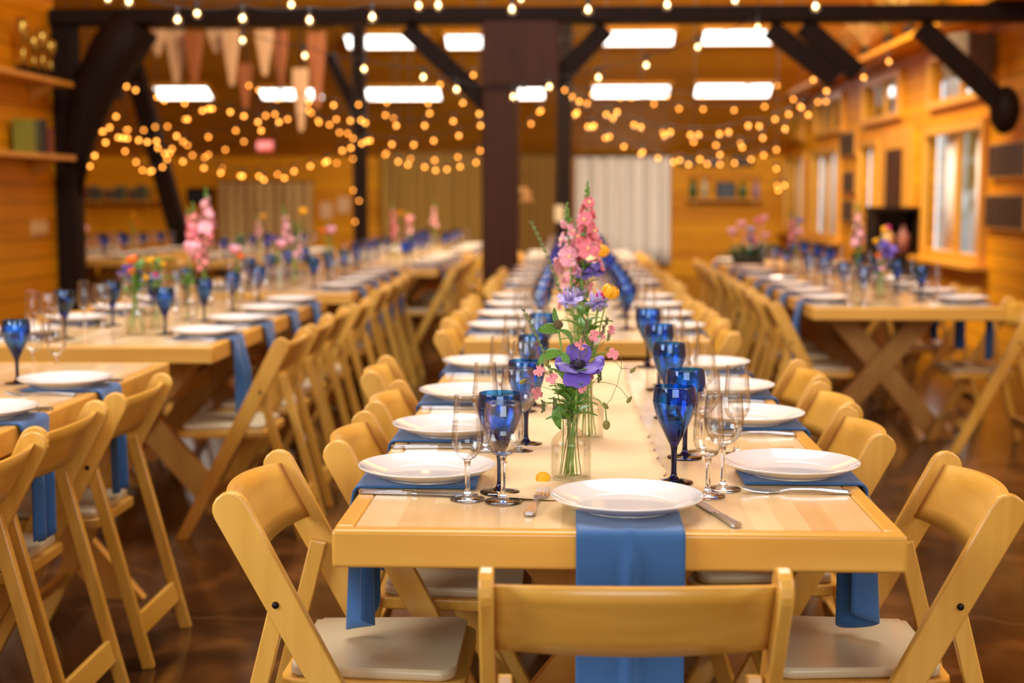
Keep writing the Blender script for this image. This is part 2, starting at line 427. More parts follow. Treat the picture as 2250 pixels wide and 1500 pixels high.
# roof: a slope that falls to the far wall, flat over the near half
SL = 0.398; Z0 = EYE.z + 0.634
def roof_z(y): return Z0 + SL * (YE - y)
yr = YE - (ZT - Z0) / SL
rb = MB(); n_ = Vector((0, SL, 1)).normalized()
rb.prism([(yr, ZT), (YE + 0.1, roof_z(YE + 0.1)), (YE + 0.1, roof_z(YE + 0.1) + 0.1), (yr, ZT + 0.1)], -8.9, XR + 1.3, lambda a, b, h: Vector((h, a, b)))
structure('ceiling_slope', rb, M['pine_roof'])
structure('ceiling_flat', MB().box((-2.1, (yr - 4.2) / 2, ZT + 0.05), (13.8, yr + 4.4, 0.1)), M['pine_roof'])
# skylights: glowing panes set in frames on the slope
sky_m = glow('skylight_daylight', (1.0, 0.97, 0.90, 1), 4.0)
def roof_hit(x, y):
    d = ray(x, y); k = (Z0 + SL * YE - EYE.z) / (d.z + SL * d.y); return EYE + d * k
n = 0
rotx = Matrix.Rotation(-math.atan(SL), 3, 'X')
for x0, x1, y0, y1 in [(757, 940, 66, 107), (977, 1150, 66, 107), (1312, 1484, 57, 100), (1541, 1710, 55, 98),
                       (112, 256, 181, 219), (341, 466, 180, 219), (569, 712, 184, 219), (801, 972, 183, 221), (1040, 1200, 182, 219), (1299, 1474, 177, 215), (1524, 1697, 174, 214)]:
    x0 += 6; x1 -= 6; y0 += 7; y1 -= 7
    n += 1; a = roof_hit(x0, y0); b = roof_hit(x1, y1); a2 = roof_hit(x0, y1)
    c = (a + b) / 2; c.x = ((a.x + a2.x) / 2 + (roof_hit(x1, y0).x + b.x) / 2) / 2
    w = abs(b.x - a2.x); ln = (Vector((a.y, a.z)) - Vector((b.y, b.z))).length
    f = MB()
    for s in (-1, 1):
        f.box(c + rotx @ Vector((s * (w / 2 + 0.02), 0, -0.02)), (0.04, ln + 0.08, 0.05), rotx)
        f.box(c + rotx @ Vector((0, s * (ln / 2 + 0.02), -0.02)), (w, 0.04, 0.05), rotx)
    fo = structure('window_%d' % (20 + n), f, M['trim'])
    obj('pane', MB().box(c - n_ * 0.03, (w, ln, 0.01), rotx), sky_m, fo)

# curtains of the far wall
def curtain(name, x0, x1, y0, y1, col, label, folds, seed):
    rnd = random.Random(seed); xa, z1 = far(x0, y0); xb, z0 = far(x1, y1); z0 = max(z0, 0.02)
    ph = [rnd.uniform(0, 6) for _ in range(4)]
    m = plain(name + '_cloth', col, 0.95)
    g = MB().grid(lambda u, v: Vector((xa + (xb - xa) * u, YE - 0.16 - 0.07 * math.sin(u * folds + ph[0] + 0.4 * math.sin(v * 3)) - 0.04 * math.sin(u * folds * 2.3 + ph[1] + v), z0 + (z1 - z0) * v)), 120, 6)
    r = thing('curtain', label, 'curtain', ((xa + xb) / 2, YE - 0.1, z0))
    o = obj('cloth', g, m, r); o.location = -Vector(((xa + xb) / 2, YE - 0.1, z0)); solidify(o, 0.006)
    rod = obj('rod', MB().tube([(xa - 0.05, YE - 0.1, z1 + 0.01), (xb + 0.05, YE - 0.1, z1 + 0.01)], 0.012), M['dark'], r); rod.location = o.location
    return r
curtain('white_curtain', 1262, 1470, 345, 578, lin(236, 226, 216), 'white curtain on the far wall, right of the middle posts', 34, 1)
curtain('tan_curtain', 842, 1090, 335, 560, lin(176, 134, 62), 'long tan curtain on the far wall left of the middle post', 80, 2)
curtain('brown_curtain', 1135, 1225, 340, 590, lin(170, 128, 58), 'narrow tan curtain between the two middle posts', 30, 3)
curtain('cream_curtain', 490, 692, 400, 560, lin(214, 174, 112), 'low cream curtain at the far left behind pink flowers', 60, 4)

# posts and beams
def bm_part(name, label, cat): return thing(name, label, cat)
YA = 11.0
def P(x, y, Y=YA): return at_y(x, y, Y)
zb1 = P(1100, 18).z; zb0 = P(1100, 52).z
tA = thing('timber_truss', 'near dark timber frame with long top beam and knee braces', 'timber frame', (-0.55, YA, 0))
def rel(o, t): o.location = -Vector(t.location); return o
rel(obj('beam', MB().box(((XL + XR) / 2, YA, (zb0 + zb1) / 2), (XR - XL - 0.01, 0.26, zb1 - zb0), bevel=0.012), M['dark'], tA), tA)
rel(obj('middle_post', MB().box((-0.55, YA, zb0 / 2), (0.27, 0.27, zb0), bevel=0.015), M['red_dark'], tA), tA)
rel(obj('left_post', MB().box((XL + 0.09, YA, zb0 / 2), (0.16, 0.2, zb0), bevel=0.012), M['dark'], tA), tA)
ctr = P(1150, 95); bot = P(1150, 250)
rel(obj('post_cladding', MB().box((-0.39, YA - 0.03, (zb0 + bot.z) / 2 + 0.1), (0.58, 0.34, zb0 - bot.z - 0.2), bevel=0.01), M['red_dark'], tA), tA)
for a, b, w in ((P(893, 62), P(1075, 232), 0.10), (P(1332, 62), P(1215, 185), 0.10), (P(1690, 62), P(1835, 175), 0.12), (P(1765, 56), P(1884, 162), 0.12), (P(2022, 60), P(2212, 238), 0.13)):
    rel(obj('brace', MB().bar(a, b, w, 0.14, m=None), M['dark'], tA), tA)
rel(obj('brace', MB().tube([P(158, 430), P(168, 320), P(205, 200), P(258, 110), P(300, 50)], [0.08, 0.13, 0.18, 0.21, 0.2], n=10), M['dark'], tA), tA)
rel(obj('brace_foot', MB().sphere(P(2208, 242), 0.14, sc=(0.8, 1, 1.3)), M['dark'], tA), tA)
YB = 19.0
pb = at_y(1239, 430, YB).x; pc = at_y(792, 430, YB).x; zB = roof_z(YB + 0.1) - 0.004
for x, w, ends, lab in ((pb, 0.2, None, 'thin dark post standing just left of the white curtain'), (pc, 0.17, (P(722, 120, YB), P(795, 270, YB)), 'thin dark post with small bulbs running down it, left of the tan curtain')):
    tB = thing('timber_post', lab, 'post', (x, YB, 0))
    rel(obj('post', MB().box((x, YB, zB / 2), (w, 0.2, zB)), M['dark'], tB), tB)
    if ends: rel(obj('brace', MB().bar(ends[0], ends[1], 0.12, 0.14), M['dark'], tB), tB)
structure('ceiling_added_loft', MB().box((-7.1, 15.2, 2.58), (3.2, 4.4, 0.2)), M['dark'])  # dark loft slab added to darken the upper part of the left bay
tC = thing('timber_post', 'dark leaning timber post at far left behind flowers', 'post', (at_y(385, 430, 17).x, 17, 0))
lo, hi = at_y(395, 520, 17), at_y(270, 60, 17); lo = lo + (lo - hi) * (lo.z / (hi.z - lo.z)); lo.z = 0.0
rel(obj('post', MB().bar(lo + Vector((0, 0, 0.02)), hi, 0.2, 0.2), M['dark'], tC), tC)
# soffit strip of boards above the near beam on the left
structure('trim_1', MB().box(((XL + XR) / 2, YA + 0.5, zb1 + 0.02), (XR - XL, 0.7, 0.03)), M['pine_x'])

# ================================================================== folding chair
HW = 0.2135
def stile_y(z): return -0.20 + (0.775 - z) * 0.53
def build_chair(r):
    for s in (-1, 1):
        d = Vector((stile_y(0) - stile_y(0.775), -0.775)).normalized(); nrm = Vector((-d.y, d.x))
        top = Vector((-0.20, 0.775)); L = 0.775 / -d.y; R = 0.033
        out = []
        c = top + d * R
        for k in range(9):
            a = PI * k / 8; out.append(c + nrm * (R * math.cos(a)) - d * (R * math.sin(a)))
        end = top + d * L
        # foot cut level with the floor
        def foot(side):
            p = end + nrm * side; return p + d * (p.y / -d.y)
        out += [foot(-0.024), foot(0.024)]
        out = [(p.x, max(p.y, 0.0)) for p in out]
        obj('stile', MB().prism(out, s * HW - 0.011, s * HW + 0.011, lambda a, b, h: Vector((h, a, b)), bevel=0.004), M['chair'], r)
    def back(t):
        def f(u, v):
            x = (u - 0.5) * 2 * (HW - 0.011); q = 1 - (2 * u - 1) ** 2
            z = 0.640 + v * 0.112 + 0.008 * q * v
            return Vector((x, stile_y(z) + 0.004 - 0.036 * q + t, z))
        return f
    mb = MB(); mb.grid(back(-0.006), 20, 4); mb.grid(back(0.006), 20, 4)
    mb.bm.verts.ensure_lookup_table(); n = 21 * 5; bm = mb.bm
    V = bm.verts
    idx = lambda i, j, k: V[k * n + i * 5 + j]
    for i in range(20):
        for j in (0, 4): bm.faces.new((idx(i, j, 0), idx(i + 1, j, 0), idx(i + 1, j, 1), idx(i, j, 1)))
    for j in range(4):
        for i in (0, 20): bm.faces.new((idx(i, j, 0), idx(i, j + 1, 0), idx(i, j + 1, 1), idx(i, j, 1)))
    obj('backrest', mb, M['chair_h'], r)
    for s in (-1, 1):
        a, b = Vector((s * 0.188, -0.098, 0.590)), Vector((s * 0.188, -0.249, 0.0))
        d = (b - a).normalized()
        mb = MB().bar(a, b, 0.034, 0.022, side=(0, 1, 0), bevel=0.003)
        for v in mb.bm.verts:
            if v.co.z < 0.012: v.co.z = 0.0 if v.co.z < 0.006 else v.co.z
        leg = obj('rear_leg', mb, M['chair'], r)
        mb = MB().lathe([(0, 0.004), (0.006, 0.003), (0.007, 0), (0.007, -0.012), (0, -0.012)], n=10)
        mb.xform(Matrix.Translation((s * (HW + 0.011), -0.104, 0.572)) @ Matrix.Rotation(s * PI / 2, 4, 'Y'))
        obj('bolt', mb, M['bolt'], r)
    obj('rear_stretcher', MB().box((0, -0.249 + 0.118 * 0.256, 0.115), (0.354, 0.016, 0.062), Matrix.Rotation(-0.25, 3, 'X'), bevel=0.003), M['chair_h'], r)
    obj('front_stretcher', MB().box((0, stile_y(0.14), 0.14), (0.405, 0.016, 0.05), Matrix.Rotation(0.487, 3, 'X'), bevel=0.003), M['chair_h'], r)
    def seat_outline(g):
        pts = []
        for (cx, cy, rr, a0, a1) in ((0.195 - 0.05, 0.235 - 0.05, 0.05 - g, 0, 90), (-0.195 + 0.05, 0.235 - 0.05, 0.05 - g, 90, 180), (-0.168 + 0.03, -0.112 + 0.03, 0.03 - g, 180, 270), (0.168 - 0.03, -0.112 + 0.03, 0.03 - g, 270, 360)):
            for k in range(6):
                a = math.radians(a0 + (a1 - a0) * k / 5); pts.append((cx + rr * math.cos(a), cy + rr * math.sin(a)))
        return pts
    sf = obj('seat_frame', MB().prism(seat_outline(0), 0.388, 0.414, lambda a, b, h: Vector((a, b, h)), bevel=0.004), M['chair_h'], r)
    obj('seat_pad', MB().prism(seat_outline(0.018), 0.4142, 0.436, lambda a, b, h: Vector((a, b, h)), bevel=0.009, seg=3), M['vinyl'], r)
    obj('hinge_bar', MB().box((0, 0.02, 0.380), (0.396, 0.012, 0.014)), M['steel_bar'], r)
CHAIR = Proto('folding_chair', 'chair').build(build_chair)

# ================================================================== table
TW, TL, TH, TT = 0.945, 2.44, 0.76, 0.064
def build_table(r, trestles=(0.648, TL - 0.648), flip=1, half=0.34):
    e = 0.034
    for s in (-1, 1):
        obj('long_edge', MB().box((s * (TW / 2 - e / 2), TL / 2, TH - TT / 2), (e, TL - 2 * e, TT), bevel=0.006, seg=3), M['edge_l'], r)
    for y in (e / 2, TL - e / 2):
        obj('end_edge', MB().box((0, y, TH - TT / 2), (TW, e, TT), bevel=0.007, seg=3), M['edge_s'], r)
    obj('tabletop', MB().box((0, TL / 2, TH - 0.0205), (TW - 2 * e - 0.004, TL - 2 * e - 0.004, 0.04)), M['top'], r)
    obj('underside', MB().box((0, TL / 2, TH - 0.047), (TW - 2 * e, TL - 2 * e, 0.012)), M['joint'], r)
    for y in trestles:
        for s in (-1, 1):
            s = s * flip; a = Vector((s * 0.25, y + s * flip * 0.0205, TH - TT - 0.004)); b = Vector((-s * half, y + s * flip * 0.0205, 0.0))
            mb = MB(); w = 0.055 * math.hypot(a.x - b.x, a.z) / a.z
            mb.prism([(a.x - w, a.z), (a.x + w, a.z), (b.x + w, 0), (b.x - w, 0)], a.y - 0.02, a.y + 0.02, lambda p, q, h: Vector((p, h, q)))
            obj('crossed_leg', mb, M['leg'], r)
    obj('stretcher', MB().box((0, (trestles[0] + trestles[1]) / 2, 0.44), (0.04, trestles[1] - trestles[0] - 0.083, 0.08)), M['leg'], r)
TABLE = Proto('trestle_table', 'table').build(lambda r: build_table(r, (0.648, TL - 0.648), -1))
TABLE_NEAR = Proto('trestle_table', 'table').build(lambda r: build_table(r, (0.707, 1.870), -1, 0.30))
TABLE_LEFT = Proto('trestle_table', 'table').build(lambda r: build_table(r, (0.12, TL - 0.12)))

# ================================================================== tableware
def ring_prof(a, n=10): return a
def spline(pts, n):
    """Catmull-Rom through (r, z) points"""
    out = []
    for i in range(len(pts) - 1):
        p0 = pts[max(i - 1, 0)]; p1 = pts[i]; p2 = pts[i + 1]; p3 = pts[min(i + 2, len(pts) - 1)]
        for k in range(n):
            t = k / n
            out.append(tuple(0.5 * (2 * b + (c - a) * t + (2 * a - 5 * b + 4 * c - d) * t * t + (3 * b - a - 3 * c + d) * t ** 3) for a, b, c, d in zip(p0, p1, p2, p3)))
    out.append(pts[-1]); return out
def glass_builder(bowl, stem_top, stem_r, foot_r, thin, solid, wall=0.0013, foot_h=0.007):
    outer = spline(bowl, 6)
    def fn(r):
        zt = bowl[0][1]
        inner = [(max(q - wall, 0.0), z) for q, z in outer[3:]]
        inner = [(0.0, inner[0][1] + 0.001)] + [(q, z + 0.0006) for q, z in inner]
        prof = outer + [(outer[-1][0] - wall / 2, outer[-1][1] + 0.0006)] + inner[::-1]
        obj('bowl', MB().lathe(prof, n=40), thin, r)
        st = spline([(foot_r * 0.34, foot_h * 0.75), (stem_r * 1.25, foot_h + 0.007), (stem_r, foot_h + 0.02), (stem_r, (foot_h + zt) / 2), (stem_r * 1.1, zt - 0.012), (bowl[0][0], zt)], 4)
        obj('stem', MB().lathe([(0, foot_h * 0.75)] + st + [(0, zt)], n=20), solid, r)
        obj('foot', MB().lathe([(0, 0), (foot_r * 0.96, 0), (foot_r, 0.0012), (foot_r * 0.97, 0.0026), (foot_r * 0.6, foot_h * 0.55), (foot_r * 0.34, foot_h * 0.75), (0, foot_h * 0.75)], n=40), solid, r)
    return fn
def far_glass(name, bowl, stem_r, foot_r, m_b, m_s, foot_h=0.006):
    outer = spline(bowl, 3); zt = bowl[0][1]
    mb = MB()
    mb.lathe(outer, m_b, n=20)
    mb.lathe([(0, 0), (foot_r, 0.0015), (stem_r * 1.3, foot_h), (stem_r, foot_h + 0.012), (stem_r, zt - 0.006), (bowl[0][0], zt)], m_s, n=14)
    return mb.mesh(name)
BLUE_BOWL = [(0.0075, 0.072), (0.0185, 0.094), (0.0325, 0.124), (0.0410, 0.152), (0.0412, 0.168), (0.0385, 0.187)]
WINE_BOWL = [(0.007, 0.084), (0.021, 0.091), (0.0340, 0.112), (0.0372, 0.134), (0.0358, 0.158), (0.0325, 0.181)]
FLUTE_BOWL = [(0.007, 0.073), (0.0175, 0.080), (0.0275, 0.101), (0.0280, 0.122), (0.0252, 0.155), (0.0232, 0.191)]
M['blue_one'] = plain('cobalt_stem_far', lin(12, 18, 70), 0.1)
GOBLET = Proto('blue_goblet', 'goblet').build(glass_builder(BLUE_BOWL, 0, 0.0052, 0.0375, M['blue'], M['blue_solid']))
WINE = Proto('wine_glass', 'wine glass').build(glass_builder(WINE_BOWL, 0, 0.0042, 0.034, M['clear'], M['clear_solid']))
FLUTE = Proto('champagne_flute', 'flute').build(glass_builder(FLUTE_BOWL, 0, 0.0045, 0.032, M['clear'], M['clear_solid']))
GOBLET.joined = far_glass('blue_goblet', BLUE_BOWL, 0.0052, 0.0375, M['blue_far'], M['blue_one'])
WINE.joined = far_glass('wine_glass', WINE_BOWL, 0.0042, 0.034, M['clear_far'], M['clear_far'])
FLUTE.joined = far_glass('champagne_flute', FLUTE_BOWL, 0.0045, 0.032, M['clear_far'], M['clear_far'])
plate_me = MB().lathe([(0, 0.003), (0.070, 0.003), (0.074, 0), (0.079, 0), (0.083, 0.004)] + spline([(0.083, 0.004), (0.110, 0.012), (0.130, 0.0225), (0.1335, 0.0255), (0.1325, 0.0272), (0.128, 0.0255), (0.108, 0.0165), (0.088, 0.0095), (0.075, 0.0075), (0, 0.0070)], 4), n=64).mesh('dinner_plate', M['plate'])

def ribbon(path, widths, thick, m=None, mb=None):
    """a strip of metal along path [(x, y, z)] lying in y, widths across x"""
    mb = mb or MB(); rows = []
    for (x, y, z), w in zip(path, widths):
        rows.append([mb.bm.verts.new((x + sx * w / 2, y, z + sz * thick / 2)) for sx, sz in ((-1, -1), (1, -1), (1, 1), (-1, 1))])
    fs = []
    for a, b in zip(rows, rows[1:]):
        for k in range(4): fs.append(mb.bm.faces.new((a[k], a[(k + 1) % 4], b[(k + 1) % 4], b[k])))
    fs.append(mb.bm.faces.new(rows[0])); fs.append(mb.bm.faces.new(rows[-1][::-1]))
    mb._mark(fs, m, False); return mb
def build_fork(r):                            # handle end at -Y, tines at +Y, 20 cm long
    hp = [(0, -0.100, 0.004), (0, -0.092, 0.0045), (0, -0.07, 0.006), (0, -0.03, 0.009), (0, 0.01, 0.0085), (0, 0.03, 0.005)]
    mb = ribbon(hp, [0.012, 0.021, 0.017, 0.008, 0.006, 0.009], 0.0032)
    ribbon([(0, -0.094, 0.0066), (0, -0.07, 0.008), (0, -0.04, 0.0098)], [0.012, 0.009, 0.004], 0.001, mb=mb)
    obj('handle', mb, M['metal'], r)
    mb = ribbon([(0, 0.03, 0.005), (0, 0.04, 0.0035), (0, 0.052, 0.003), (0, 0.06, 0.0032)], [0.009, 0.021, 0.025, 0.025], 0.0022)
    for k in range(4):
        x = (k - 1.5) * 0.0068; ribbon([(x, 0.06, 0.0032), (x, 0.08, 0.0052), (x * 0.97, 0.1, 0.0100)], [0.0042, 0.0036, 0.0018], 0.002, mb=mb)
    obj('tines', mb, M['metal'], r)
def build_knife(r):
    mb = ribbon([(0, -0.112, 0.004), (0, -0.106, 0.004), (0, -0.08, 0.004), (0, -0.02, 0.004), (0, -0.01, 0.004)], [0.012, 0.019, 0.016, 0.010, 0.011], 0.006)
    for s in (-1, 0, 1): ribbon([(s * 0.004, -0.104, 0.0072), (s * 0.003, -0.06, 0.0072), (s * 0.001, -0.03, 0.0072)], [0.002, 0.002, 0.001], 0.001, mb=mb)
    obj('handle', mb, M['metal'], r)
    mb = ribbon([(0, -0.01, 0.004), (0.001, 0.0, 0.004), (0.002, 0.07, 0.004), (0.0, 0.098, 0.004), (-0.006, 0.112, 0.004)], [0.012, 0.017, 0.018, 0.014, 0.002], 0.0018)
    obj('blade', mb, M['metal'], r)
FORK = Proto('fork', 'fork').build(build_fork)
KNIFE = Proto('table_knife', 'knife').build(build_knife)

def napkin_mesh(seed, d, flat=False, L=0.300, deep=0.0):
    """local frame: plate centre at origin, +Y towards the table's middle, table edge at y = -d, z = 0 on the table"""
    rnd = random.Random(seed); R = 0.014; path = []
    N1, N2, N3 = 10, 5, 16
    for k in range(N1): path.append((0.10 - (0.10 + d) * k / N1, 0.0035, 0))
    for k in range(N2 + 1):
        a = PI / 2 * k / N2; path.append((-d - R * math.sin(a) * 1.0, 0.0035 - R + R * math.cos(a), 0))
    z1 = 0.0035 - R
    for k in range(1, N3 + 1): path.append((-d - R, z1 - (L - R) * k / N3, k / N3))
    w = 0.178; ph = rnd.uniform(0, 6); amp = 0.0035 if flat else rnd.uniform(0.010, 0.017); tw = 0 if flat else rnd.uniform(-0.04, 0.04); fl = 0.0 if flat else rnd.uniform(0.6, 0.85)
    n = len(path) - 1
    def f(u, v):
        y, z, h = path[round(v * n)]
        s = u - 0.5; wid = w * (1 - (1 - fl) * min(1, h * 2.2) if not flat else 1.0)
        x = s * wid + tw * h * 0.6
        if flat:
            off = 0.014 * math.exp(-(s / 0.05) ** 2) * min(1, (h + 0.25) * 3) if h > 0 else 0.0022 * math.exp(-(s / 0.04) ** 2)
            if h == 0: z += off; off = 0
            off += 0.003 * math.sin(s * 5 + h * 3) * h
        else:
            off = amp * min(1, h * 2.2) * (1 + math.sin(s * 11 + ph)) + abs(tw) * 0.25 * h * (s + 0.5)
            if deep:
                rp = min(1, h * 3.0) * (0.75 + 0.25 * h); x *= 0.95
                off = deep * rp * (0.5 - 0.5 * math.cos(2 * PI * (u * 1.15 + 0.02 * seed))) - 0.030 * max(0.0, min(1, (h - 0.16) * 5))
                z += 0.012 * h * math.sin(u * 6 + seed) + 0.03 * h * (2 * u - 1) ** 4
            if h > 0.9 and not deep: z += 0.008 * math.sin(s * 9 + ph)
        return Vector((x, y - off, z))
    return MB().grid(f, 26, n).mesh('napkin', M['napkin'])
NAP = [napkin_mesh(k, 0.118) for k in range(6)]
NAP_DEEP = [napkin_mesh(3, 0.118, L=0.300, deep=0.062), napkin_mesh(7, 0.118, L=0.300, deep=0.074)]
NAP_FRONT = napkin_mesh(99, 0.154, flat=True, L=0.31)

SEAT_WORD = ['nearest', 'second', 'third', 'farthest']
def local(p, rz, x, y): return Vector((p.x + x * math.cos(rz) - y * math.sin(rz), p.y + x * math.sin(rz) + y * math.cos(rz), p.z))
def setting(p, rz, where, key, parts, nap=None, glasses=None, fork=None, knife=None, rnd=None):
    """one place setting: p is the plate centre on the table top, facing +Y turned by rz"""
    rnd = rnd or random.Random(hash(key) & 0xffff)
    n = link('napkin', nap or NAP[rnd.randrange(6)]); n.location = p; n.rotation_euler = (0, 0, rz); solidify(n, 0.0045)
    tag(n, 'blue cloth napkin hanging at ' + where, 'napkin', 'blue napkins under the plates')
    pl = link('dinner_plate', plate_me); pl.location = p + Vector((0, 0, 0.0062)); pl.rotation_euler = (0, 0, rnd.uniform(0, 6))
    tag(pl, 'white dinner plate at ' + where, 'plate', 'white dinner plates')
    z = Vector((0, 0, 0.0004))
    g = glasses or [(0.095 + rnd.uniform(-.006, .006), 0.182 + rnd.uniform(-.008, .008)), (0.192 + rnd.uniform(-.005, .005), 0.165 + rnd.uniform(-.006, .006)), (0.170 + rnd.uniform(-.004, .008), 0.090 + rnd.uniform(-.005, .004))]
    GOBLET.place(local(p, rz, *g[0]) + z, rnd.uniform(0, 6), 'blue stemmed goblet at ' + where, 'blue goblets', parts)
    WINE.place(local(p, rz, *g[1]) + z, rnd.uniform(0, 6), 'clear round wine glass at ' + where, 'clear wine glasses', parts)
    FLUTE.place(local(p, rz, *g[2]) + z, rnd.uniform(0, 6), 'slim clear champagne flute at ' + where, 'champagne flutes', parts)
    fx, fy, fa = fork or (-0.160, 0.01, rnd.uniform(-.05, .05)); kx, ky, ka = knife or (0.155, -0.005, rnd.uniform(-.05, .1))
    FORK.place(local(p, rz, fx, fy) + z, rz + fa, 'steel fork at ' + where, 'forks', parts)
    KNIFE.place(local(p, rz, kx, ky) + z, rz + ka, 'steel table knife at ' + where, 'knives', parts)

# ================================================================== tables, chairs, settings
Z = TH
def chair_label(k, side, t): return 'honey wood folding chair, %s on the %s side of the %s' % (SEAT_WORD[k], side, t)
def row(xl, y0, name, left=(0, 1, 2, 3), right=(0, 1, 2, 3), ch_left=None, ch_right=None, out_l=0.12, out_r=0.12, parts=True, seats=None, runner=True, label=None, settings_l=None, settings_r=None, table=None):
    """a table whose left edge is at xl and near end at y0, with seats along both sides"""
    (table or TABLE).place((xl + TW / 2, y0, 0), 0, label or ('long maple trestle table, the ' + name), 'maple tables', True)
    rnd = random.Random(name)
    ys = seats or [y0 + 0.36 + 0.573 * k for k in range(4)]
    for side, ks, e, rz in (('left', left, xl, -PI / 2), ('right', right, xl + TW, PI / 2)):
        sgn = 1 if side == 'left' else -1
        cs = ch_left if side == 'left' else ch_right; out = out_l if side == 'left' else out_r
        cks = ks if cs is None else cs
        for k in cks:
            x = e - sgn * (out - 0.20 + rnd.uniform(-0.02, 0.02)); a = rnd.uniform(-0.03, 0.03)
            CHAIR.place((x, ys[k] + rnd.uniform(-0.015, 0.015), 0), rz + a, chair_label(k, side, name), 'folding chairs', parts)
        ss = (settings_l if side == 'left' else settings_r); ss = ks if ss is None else ss
        for k in ss:
            setting(Vector((e + sgn * 0.120, ys[k], Z)), rz, '%s %s seat of the %s' % (SEAT_WORD[k], side, name), name + side + str(k), parts, rnd=rnd)
    if runner:
        xm = xl + TW / 2 - 0.06
        add_runner(xm, y0 + 0.25, y0 + TL - 0.1, name)
def add_runner(xm, y0, y1, name, w=0.32):
    rnd = random.Random(name + 'r'); ph = rnd.uniform(0, 6); L = y1 - y0
    nv = int(L / 0.012); jit = [rnd.uniform(-1, 1) for _ in range(nv + 1)]
    def f(u, v):
        e = abs(2 * u - 1) ** 6
        sh = 0.010 * math.sin(v * L * 2.1 + ph) + (0.0035 * math.sin(v * L * 70 + ph) + 0.0025 * jit[round(v * nv)]) * e
        z = 0.0021 + 0.0024 * (math.sin(v * L * 46 + u * 5 + ph) + math.sin(v * L * 27 + u * 13)) * (0.4 + 0.6 * e) + 0.0022 * e
        return Vector((xm + (u - 0.5) * w + sh, y0 + L * v, Z + max(z, 0.0006)))
    o = obj('table_runner', MB().grid(f, 14, nv), M['runner']); solidify(o, 0.0006, 1.0)
    tag(o, 'cream gauze runner down the middle of the ' + name, 'table runner', 'cream runners')

# front centre table: seats and chairs where the photo has them
x0, y0 = -0.396, 2.293
T1 = 'front centre table'
TABLE_NEAR.place((x0 + TW / 2, y0, 0), 0, 'long maple trestle table, the front centre table', 'maple tables')
for k, (y, xt, a) in enumerate([(2.72, -0.63, 0.0), (3.27, -0.527, 0.01), (3.86, -0.52, -0.02), (4.50, -0.63, 0.02)]):
    CHAIR.place((xt + 0.20, y, 0), -PI / 2 + a, chair_label(k, 'left', T1), 'folding chairs')
for k, (y, xt, a) in enumerate([(2.762, 0.80, 0.0), (3.41, 0.715, -0.01), (3.89, 0.735, 0.01), (4.44, 0.755, 0.0)]):
    CHAIR.place((xt - 0.20, y, 0), PI / 2 + a, chair_label(k, 'right', T1), 'folding chairs')
CHAIR.place((0.086, 1.991 + 0.20, 0), 0.035, 'honey wood folding chair seen from behind at the near end of the front centre table', 'folding chairs')
rs = random.Random(5)
setting(Vector((0.098, 2.449, Z)), 0, 'the near end of the front centre table', 'T1end', True, NAP_FRONT,
        [(0.100, 0.262), (0.188, 0.202), (0.154, 0.139)], (-0.159, 0.056, -0.113), (0.150, -0.005, 0.27), rs)
plL = [(-0.279, 2.714), (-0.276, 3.222), (-0.276, 3.795), (-0.276, 4.485)]
plR = [(0.432, 2.776), (0.429, 3.422), (0.429, 3.935), (0.429, 4.488)]
for k, (x, y) in enumerate(plL):
    setting(Vector((x, y, Z)), -PI / 2, '%s left seat of the %s' % (SEAT_WORD[k], T1), 'T1l%d' % k, True, NAP_DEEP[0] if k == 0 else NAP[(0, 3, 2, 4)[k]],
            [(0.109, 0.147), (0.192, 0.157), (0.172, 0.091)] if k == 0 else None, None, (0.138, -0.003, -0.12) if k == 0 else None, rs)
for k, (x, y) in enumerate(plR):
    setting(Vector((x, y, Z)), PI / 2, '%s right seat of the %s' % (SEAT_WORD[k], T1), 'T1r%d' % k, True, NAP_DEEP[1] if k == 0 else NAP[(1, 5, 3, 2)[k]],
            [(0.200, 0.192), (0.26, 0.150), (0.235, 0.08)] if k == 0 else None, (-0.155, 0.013, -0.02) if k == 0 else None, None, rs)
add_runner(0.016, 2.535, y0 + TL - 0.08, T1)

row(-0.414, 5.41, 'second centre table')
row(-0.41, 8.35, 'third centre table', parts=False)
row(-0.40, 11.35, 'last centre table', parts=False)
row(-1.333 - TW, 2.20, 'cropped front left table', left=(), right=(1, 2, 3), settings_r=(2, 3), seats=[2.45, 2.93, 3.42, 4.00], runner=False, out_r=0.115, table=TABLE_LEFT)
row(-1.315 - TW, 5.13, 'second left table', out_r=0.24, runner=False)
row(-1.243 - TW, 8.0, 'third left table', parts=True, runner=False)
row(-1.02 - TW, 10.76, 'fourth left table', parts=False, runner=False)
row(-0.95 - TW, 13.6, 'last left table', parts=False, left=(), right=(0, 1, 2, 3), runner=False, settings_l=(0, 1, 2, 3))
row(1.195, 7.08, 'front right table', ch_right=(0, 2), out_l=0.17, out_r=0.22, runner=False)
row(1.2, 9.78, 'second right table', settings_l=(0, 1, 3), runner=False, parts=False, out_l=0.16)
row(-3.32, 12.0, 'table behind the leaning post', runner=False, parts=False)
row(-4.85, 12.25, 'farthest left table', runner=False, parts=False)

